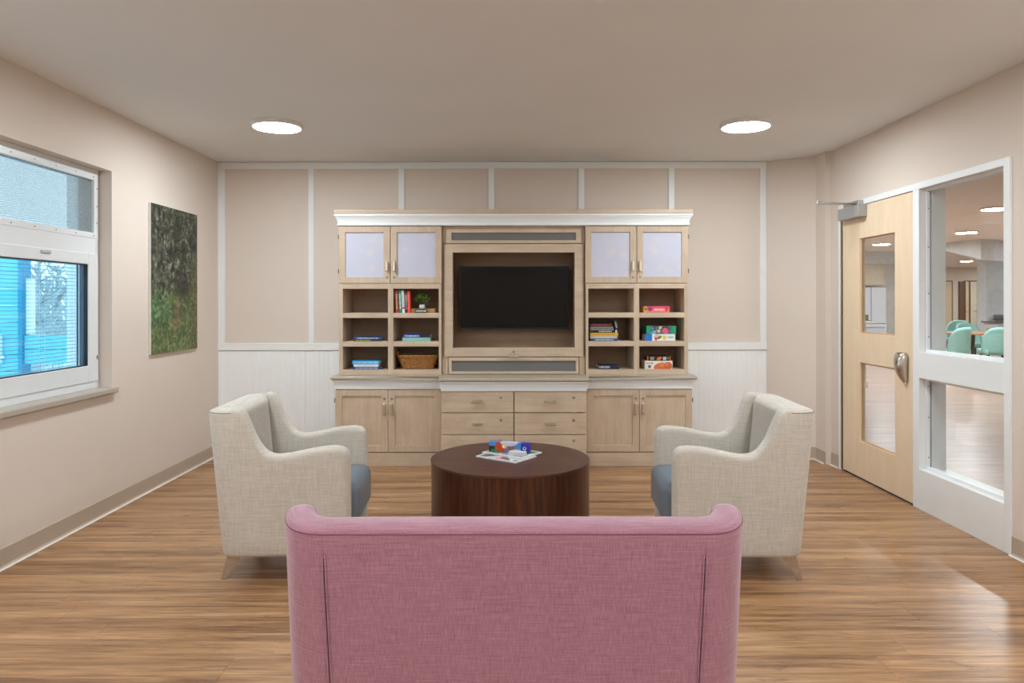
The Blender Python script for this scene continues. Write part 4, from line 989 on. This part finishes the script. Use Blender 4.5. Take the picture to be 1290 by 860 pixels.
for x, y, lb in ((6.45, 9.45, 'large round light on the hall ceiling, nearest the sidelight glass'), (8.15, 12.7, 'middle hall ceiling light seen through the sidelight'), (8.0, 15.3, 'hall ceiling light seen through the upper door glass'),
                 (10.7, 18.2, 'hall ceiling light beside the sidelight mullion'), (14.0, 21.8, 'hall ceiling light before the far doors'),
                 (7.4, 6.6, 'added hall ceiling light right of the sidelight, out of view'), (10.4, 11.2, 'added hall ceiling light right of the teal chairs, out of view'), (13.2, 15.0, 'added hall ceiling light over the serving counter, out of view'), (16.2, 20.4, 'added hall ceiling light, unseen behind the white partition'), (7.0, 12.0, 'added hall ceiling light hidden behind the frame mullion'), (5.2, 1.2, 'added hall ceiling light beside the viewer, out of view'), (17.3, 24.2, 'hall ceiling light by the far corner doors'), (5.2, 18.6, 'hall ceiling light above the kitchen')):  # most unseen lamps here are added to brighten the hall and sidelight jamb
    lamp(x, y, lb, 'ceiling light', gl_, hrim, hdif)
# kitchen wall with fridge
ky = 21.0
struct(bx('wall_kitchen', (HX0, 12.2), (ky, ky+0.15), (0, ZC), plain('kitchen_wall', (220, 222, 216), 0.7)))
bh = struct(bx('trim_kitchen_bulkhead', (HX0, 9.7), (17.7, 18.0), (2.28, ZC), plain('bulkhead_pale', (214, 220, 220), 0.6)))
kk = 20.3/F
fg_ = thing('refrigerator', (((1083-VX)+(1116.5-VX))/2*kk, 20.65, 0), 'white double door refrigerator seen through the door glass', 'refrigerator')
M_fr = plain('fridge_white', (222, 228, 238), 0.3, var=0.01)
xa, xb = (1083-VX)*kk, (1116.5-VX)*kk; xm = (1097.5-VX)*kk
bx('body', (xa, xb), (20.36, 20.99), (0.03, 1.755), plain('fridge_side_grey', (90, 90, 92), 0.5), fg_)
bx('fridge_door', (xa, xm-0.006), (20.30, 20.36), (0.72, 1.75), M_fr, fg_, 0.008); bx('fridge_door', (xm+0.006, xb), (20.30, 20.36), (0.72, 1.75), M_fr, fg_, 0.008)
fz = bx('freezer_drawer', (xa, xb), (20.30, 20.36), (0.05, 0.705), M_fr, fg_, 0.008)
bx('handle', (xa+0.08, xb-0.08), (20.26, 20.30), (0.62, 0.65), M_fr, fz, 0.004)
uc = thing('wall_cabinet', ((xa+xb)/2-0.4, 20.65, 1.84), 'cream wall cabinets above the refrigerator', 'cabinet')
M_cr = plain('cream_cabinet', (218, 208, 186), 0.5)
bx('body', (xa-1.6, xb+0.02), (20.42, 20.99), (1.80, 2.44), M_cr, uc)
for i in range(3):
    dd = bx('door', (xb-0.02-0.8*(i+1)+0.01, xb-0.03-0.8*i), (20.395, 20.419), (1.82, 2.42), M_cr, uc, 0.004)
    bx('handle', (xb-0.25-0.8*i, xb-0.13-0.8*i), (20.375, 20.395), (1.92, 1.94), M_nickel, dd)
# counter end near the door
hcn = thing('reception_counter', (4.95, 11.5, 0), 'half height white counter with pinkish top behind the door glass', 'counter')
bx('body', (4.2, 5.64), (11.2, 11.9), (0, 0.10), plain('counter_base_white', (222, 220, 216), 0.5), hcn); bx('front_panel', (4.2, 5.62), (11.22, 11.88), (0.10, 1.0), plain('counter_front_pink', (206, 176, 160), 0.5), hcn)
bx('worktop', (4.15, 5.70), (11.15, 11.95), (1.0, 1.04), plain('counter_top_white', (224, 218, 212), 0.4), hcn, 0.006)
tr_ = thing('storage_tray', (5.45, 11.4, 1.041), 'dark brown tray of papers on the reception counter', 'tray')
bx('tray_bottom', (5.2, 5.74), (11.3, 11.62), (1.041, 1.05), plain('dark_tray', (76, 66, 56), 0.6), tr_); yframe('tray_rim', (5.2, 5.21), (11.3, 11.62), (1.05, 1.12), 0.01, 0.01, 0.01, 0.01, plain('dark_tray', (76, 66, 56)), tr_)
bx('paper_stack', (5.25, 5.72), (11.33, 11.58), (1.05, 1.14), plain('tray_papers', (104, 94, 82), 0.7), tr_, 0.004)
# white partition with counter, curved soffit
pw = struct(bx('wall_partition', (10.70, 14.0), (16.0, 16.3), (0, 2.30), plain('partition_white', (206, 216, 222), 0.5)))
sc_ = thing('serving_counter', (12.0, 15.7, 0), 'white serving counter with dark edge on the hall partition', 'counter')
bx('body', (10.66, 13.9), (15.55, 15.99), (0, 0.88), plain('serving_white', (210, 218, 222), 0.5), sc_); bx('worktop', (10.58, 13.95), (15.50, 15.99), (0.88, 0.92), plain('serving_dark_edge', (112, 104, 98), 0.4), sc_, 0.004)
pn = thing('serving_hatch', (11.2, 15.98, 0.95), 'grey steel hatch panel above the serving counter', 'hatch')
bx('panel', (10.86, 11.9), (15.96, 15.998), (0.955, 1.05), plain('hatch_grey', (150, 158, 164), 0.3, 0.6), pn); bx('frame_strip', (10.84, 11.92), (15.95, 15.998), (0.945, 0.955), plain('serving_dark_edge', (112, 104, 98)), pn)
v, f = [], []; sof = []
for p, y, a, b in ((1180, 15.6, 313.5, 306), (1200, 15.0, 317, 305), (1218, 14.6, 322, 303), (1236, 14.3, 327, 302), (1252, 14.4, 328.5, 301), (1268, 14.7, 330, 300), (1290, 15.3, 332, 300)):
    sof.append((p, y, CH+(VY-a)*y/F, min(ZC-0.001, CH+(VY-b)*y/F)))
for th in (0.0, 0.12):
    for p, y, a, b in sof: v += [((p-VX)/F*y+0.04*th, y+th, a), ((p-VX)/F*y+0.04*th, y+th, b)]
n = len(sof); 
for i in range(n-1):
    f += [(2*i, 2*i+2, 2*i+3, 2*i+1), (2*n+2*i, 2*n+2*i+1, 2*n+2*i+3, 2*n+2*i+2), (2*i, 2*n+2*i, 2*n+2*i+2, 2*i+2), (2*i+1, 2*i+3, 2*n+2*i+3, 2*n+2*i+1)]
f += [(0, 1, 2*n+1, 2*n), (2*n-2, 4*n-2, 4*n-1, 2*n-1)]
so = add('curved_soffit', mesh('soffit', v, f, False), plain('soffit_white', (216, 222, 224), 0.4)); tag(so, 'curved white soffit hanging from the hall ceiling', 'soffit')
# far doors
kf = 26.0/F
def FXp(p): return (p-VX)*kf
gd = 'narrow doors on the far hall wall'
for a, b, cc, lb in ((1184, 1198.5, (212, 190, 156), 'pale cream door at the far left of the hall wall'), (1214.5, 1220, (214, 190, 156), 'narrow cream door leaf beside the brown opening'), (1220.5, 1230, (206, 200, 180), 'pale grey-green door on the far hall wall')):
    d_ = thing('hall_door', (FXp((a+b)/2), 25.95, 0), lb, 'door', gd); w2 = (FXp(b)-FXp(a))
    bx('leaf', (FXp(a)+0.02, FXp(b)-0.02), (25.94, 25.985), (0, 2.06), plain('hall_door_%d' % a, cc, 0.5), d_, 0.003); bxs('frame', [((FXp(a)-0.015, FXp(a)+0.02), (25.93, 25.999), (0, 2.1)), ((FXp(b)-0.02, FXp(b)+0.015), (25.93, 25.999), (0, 2.1)), ((FXp(a)+0.02, FXp(b)-0.02), (25.93, 25.999), (2.06, 2.1))], plain('hall_door_frame', (110, 92, 74), 0.5), d_)
    bx('handle', (FXp(b)-0.12, FXp(b)-0.05), (25.90, 25.94), (0.98, 1.01), M_nickel, d_)
for a, b, cc, nm, lb in ((1207.5, 1214, (96, 70, 50), 'wall_panel', 'dark brown panel between cream doors on the far wall'), (1230.5, 1234.5, (104, 104, 90), 'wall_panel', 'dark grey-green panel beside the bright panel on the far wall'), (1235, 1243, (236, 236, 228), 'wall_panel', 'bright white panel at the end of the far hall wall')):
    d_ = bx(nm, (FXp(a), FXp(b)), (25.95, 25.998), (0, 2.07), plain('far_panel_%d' % int(a), cc, 0.5), None, 0.004); tag(d_, lb, 'panel', 'panels on the far hall wall')
# dining table and teal chairs
M_teal = plain('teal_upholstery', (140, 192, 184), 0.6, var=0.05)
def teal_chair(px, y, rz, label):
    t_ = thing('dining_chair', ((px-VX)/F*y, y, 0), label, 'chair', 'teal dining chairs in the hall', rz)
    bkm = None; v, f = [], []; n, m = 20, 8
    for j in range(m+1):                     # curved, round topped back shell
        for i in range(n+1):
            u = i/n*2-1; a = u*1.15
            top = 0.56+0.33*math.sqrt(max(0, 1-abs(u)**2.6)); z = 0.40+(top-0.40)*j/m
            v.append((0.30*math.sin(a), -0.27*math.cos(a)-0.06*(z-0.40), z))
    base = len(v)
    for j in range(m+1):
        for i in range(n+1):
            x, y_, z = v[j*(n+1)+i]; v.append((x*0.84, y_*0.80+0.002, z-0.01*(j == m)))
    for j in range(m):
        for i in range(n):
            q = (j*(n+1)+i, j*(n+1)+i+1, (j+1)*(n+1)+i+1, (j+1)*(n+1)+i); f.append(q); f.append(tuple(base+k for k in q[::-1]))
    for i in range(n):
        f.append((i, base+i, base+i+1, i+1)); k = m*(n+1)+i; f.append((k, k+1, base+k+1, base+k))
    for j in range(m):
        k = j*(n+1); f.append((k, k+n+1, base+k+n+1, base+k)); k += n; f.append((k, base+k, base+k+n+1, k+n+1))
    bm = bmesh.new(); bm.from_mesh(mesh('b', v, f)); add('backrest', bm_mesh('backrest', bm, True), M_teal, t_)
    add('seat', box_mesh(0.46, 0.46, 0.10, 0.03, 3, True), M_teal, t_, (0, 0.02, 0.43))
    for sx in (-1, 1):
        for sy in (-1, 1):
            add('leg', tube_mesh([(sx*0.17, sy*0.17, 0.39), (sx*0.21, sy*0.21, 0.0)], [0.02, 0.012], 8), plain('chair_leg_dark', (84, 62, 48), 0.5), t_)
    return t_
teal_chair(1199, 13.0, 0.35, 'teal dining chair with its back to the sidelight mullion')
teal_chair(1254, 13.0, -0.25, 'teal dining chair on the right, back towards the room')
teal_chair(1225, 15.1, PI, 'teal dining chair facing the room behind the round table')
teal_chair(1206, 17.2, 2.4, 'farthest teal dining chair, half hidden behind the others')
dt = thing('dining_table', ((1224-VX)/F*14.05, 14.05, 0), 'round wooden dining table among teal chairs in the hall', 'table')
add('table_top', lathe_mesh([(0.44, 0.705), (0.45, 0.71), (0.45, 0.735), (0.445, 0.74)], 40), wood('hall_table_wood', (170, 120, 88), (190, 140, 104), 'x'), dt)
add('pedestal', lathe_mesh([(0.05, 0.03), (0.045, 0.35), (0.06, 0.703)], 20), plain('table_pedestal_dark', (50, 50, 52), 0.5), dt); add('foot', lathe_mesh([(0.28, 0.0), (0.28, 0.015), (0.06, 0.032)], 28), plain('table_pedestal_dark', (50, 50, 52)), dt)
st_ = thing('side_table', ((1268-VX)/F*14.2, 14.2, 0), 'second wooden table edge beside the right teal chair', 'table')
add('table_top', lathe_mesh([(0.34, 0.775), (0.35, 0.78), (0.35, 0.80), (0.345, 0.805)], 32), wood('hall_table_wood', (170, 120, 88), (190, 140, 104), 'x'), st_); add('pedestal', lathe_mesh([(0.2, 0.0), (0.05, 0.03), (0.05, 0.774)], 16), plain('table_pedestal_dark', (50, 50, 52)), st_)

# ================================================================== OUTSIDE THE WINDOW
M_snow = plain('snow', (236, 240, 246), 0.8, var=0.03)
struct(bx('ground', (-40, XL-0.281), (-10, 45), (-0.5, -0.35), M_snow))
M_blue = plain('blue_siding', (98, 190, 208), 0.6, var=0.03)
ow = 9.0; ko = ow/F
def OX(p): return (p-VX)*ko
def OZ(p): return CH-(p-VY)*ko
pv = thing('blue_building', (OX(40), ow, -0.35), 'bright blue boarded wing of the building outside the window', 'building')
# boarded wall left of the opening, parapet below it, lintel above it
def boards(X, Z, nm):
    n = max(1, int(round((Z[1]-Z[0])/0.20))); hgt = (Z[1]-Z[0])/n
    for i in range(n): bx(nm, X, (ow-0.012*((i+1) % 1+1)+0.0, ow+0.1), (Z[0]+i*hgt, Z[0]+(i+1)*hgt-0.006), M_blue, pv, 0.004)
bx('post', (OX(26.0), OX(31.0)), (ow-0.05, ow+0.12), (-0.35, 2.15), plain('blue_post', (36, 140, 172), 0.6), pv)
boards((-11.5, OX(26.0)-0.001), (-0.35, 2.15), 'siding_board')
boards((OX(31.0)+0.001, OX(104)), (OZ(457), OZ(421)), 'siding_board')
bx('lintel', (OX(31.0)+0.001, OX(104)), (ow, ow+0.12), (2.02, 2.15), M_blue, pv)
bx('post', (OX(104), OX(112)), (ow, ow+0.1), (-0.35, 2.15), plain('blue_post', (36, 140, 172)), pv)
bx('white_trim', (OX(31.0)+0.002, OX(38.5)), (ow+0.02, ow+0.09), (OZ(421)+0.002, OZ(350)), M_white, pv)
rl = thing('railing', (OX(66), ow+0.3, -0.35), 'white picket railing below the blue parapet outside', 'railing')
for i in range(9): bx('picket', (OX(33+i*8.0), OX(37.5+i*8.0)), (ow+0.28, ow+0.31), (-0.35, OZ(452)), M_white, rl)
bx('rail', (OX(31), OX(106)), (ow+0.311, ow+0.34), (OZ(456), OZ(452)), M_white, rl); bx('rail', (OX(31), OX(106)), (ow+0.311, ow+0.34), (-0.25, -0.2), M_white, rl)
ob = thing('utility_box', (OX(1), ow-0.02, OZ(458)), 'white utility box with stub pipe on the blue boarded wall', 'utility box')
bx('box', (OX(-9), OX(4.5)), (ow-0.09, ow-0.013), (OZ(458), OZ(420)), M_white, ob, 0.006); add('stub_pipe', tube_mesh([(OX(4)-OX(1), -0.03, OZ(448.5)-OZ(458)), (OX(8.5)-OX(1), -0.03, OZ(448.5)-OZ(458))], 0.018, 10), M_white, ob)
def bare_tree(x, y, h, label):
    t_ = thing('bare_tree', (x, y, -0.35), label, 'tree', 'snowy trees outside the window')
    m_ = plain('bark_grey', (176, 186, 188), 0.9); add('trunk', tube_mesh([(0, 0, 0), (0.05, 0, h*0.4), (0.0, 0.05, h*0.75), (0.05, 0, h)], [0.13, 0.10, 0.06, 0.02], 8), m_, t_)
    parts = []
    for i in range(46):
        z = h*random.uniform(0.2, 0.97); a = random.uniform(0, 2*PI); L = (1.1-z/h)*h*0.16+0.2
        p0 = Vector((0.03, 0.02, z)); p1 = p0+Vector((math.cos(a)*L*0.6, math.sin(a)*L*0.6, L*0.35)); p2 = p0+Vector((math.cos(a+0.3)*L, math.sin(a+0.3)*L, L*0.75))
        parts.append((tube_mesh([p0, p1, p2], [0.03, 0.018, 0.006], 5), Matrix.Identity(4)))
        for q in range(3):
            b0 = p0.lerp(p2, random.uniform(0.4, 0.9)); b1 = b0+Vector((random.uniform(-.4, .4), random.uniform(-.4, .4), random.uniform(0.1, 0.5)))*L*0.6
            parts.append((tube_mesh([b0, b1], [0.012, 0.004], 4), Matrix.Identity(4)))
    br = add('branches', bm_mesh('branches', join_bm(*parts)), m_, t_); br['kind'] = 'stuff'; return t_
for i, (px, y) in enumerate(((46, 13.5), (57, 19.0), (71, 15.0), (84, 22.5), (95, 17.5), (22, 24.0))):
    bare_tree((px-VX)/F*y, y, random.uniform(2.3, 2.9), ['slim bare tree beside the white trim outside', 'bare tree second from the blue post outside', 'nearest bare tree seen through the window blind', 'bare tree far off near the right sash edge', 'bare tree at the right sash edge outside', 'distant bare tree hidden beyond the blue boards'][i])
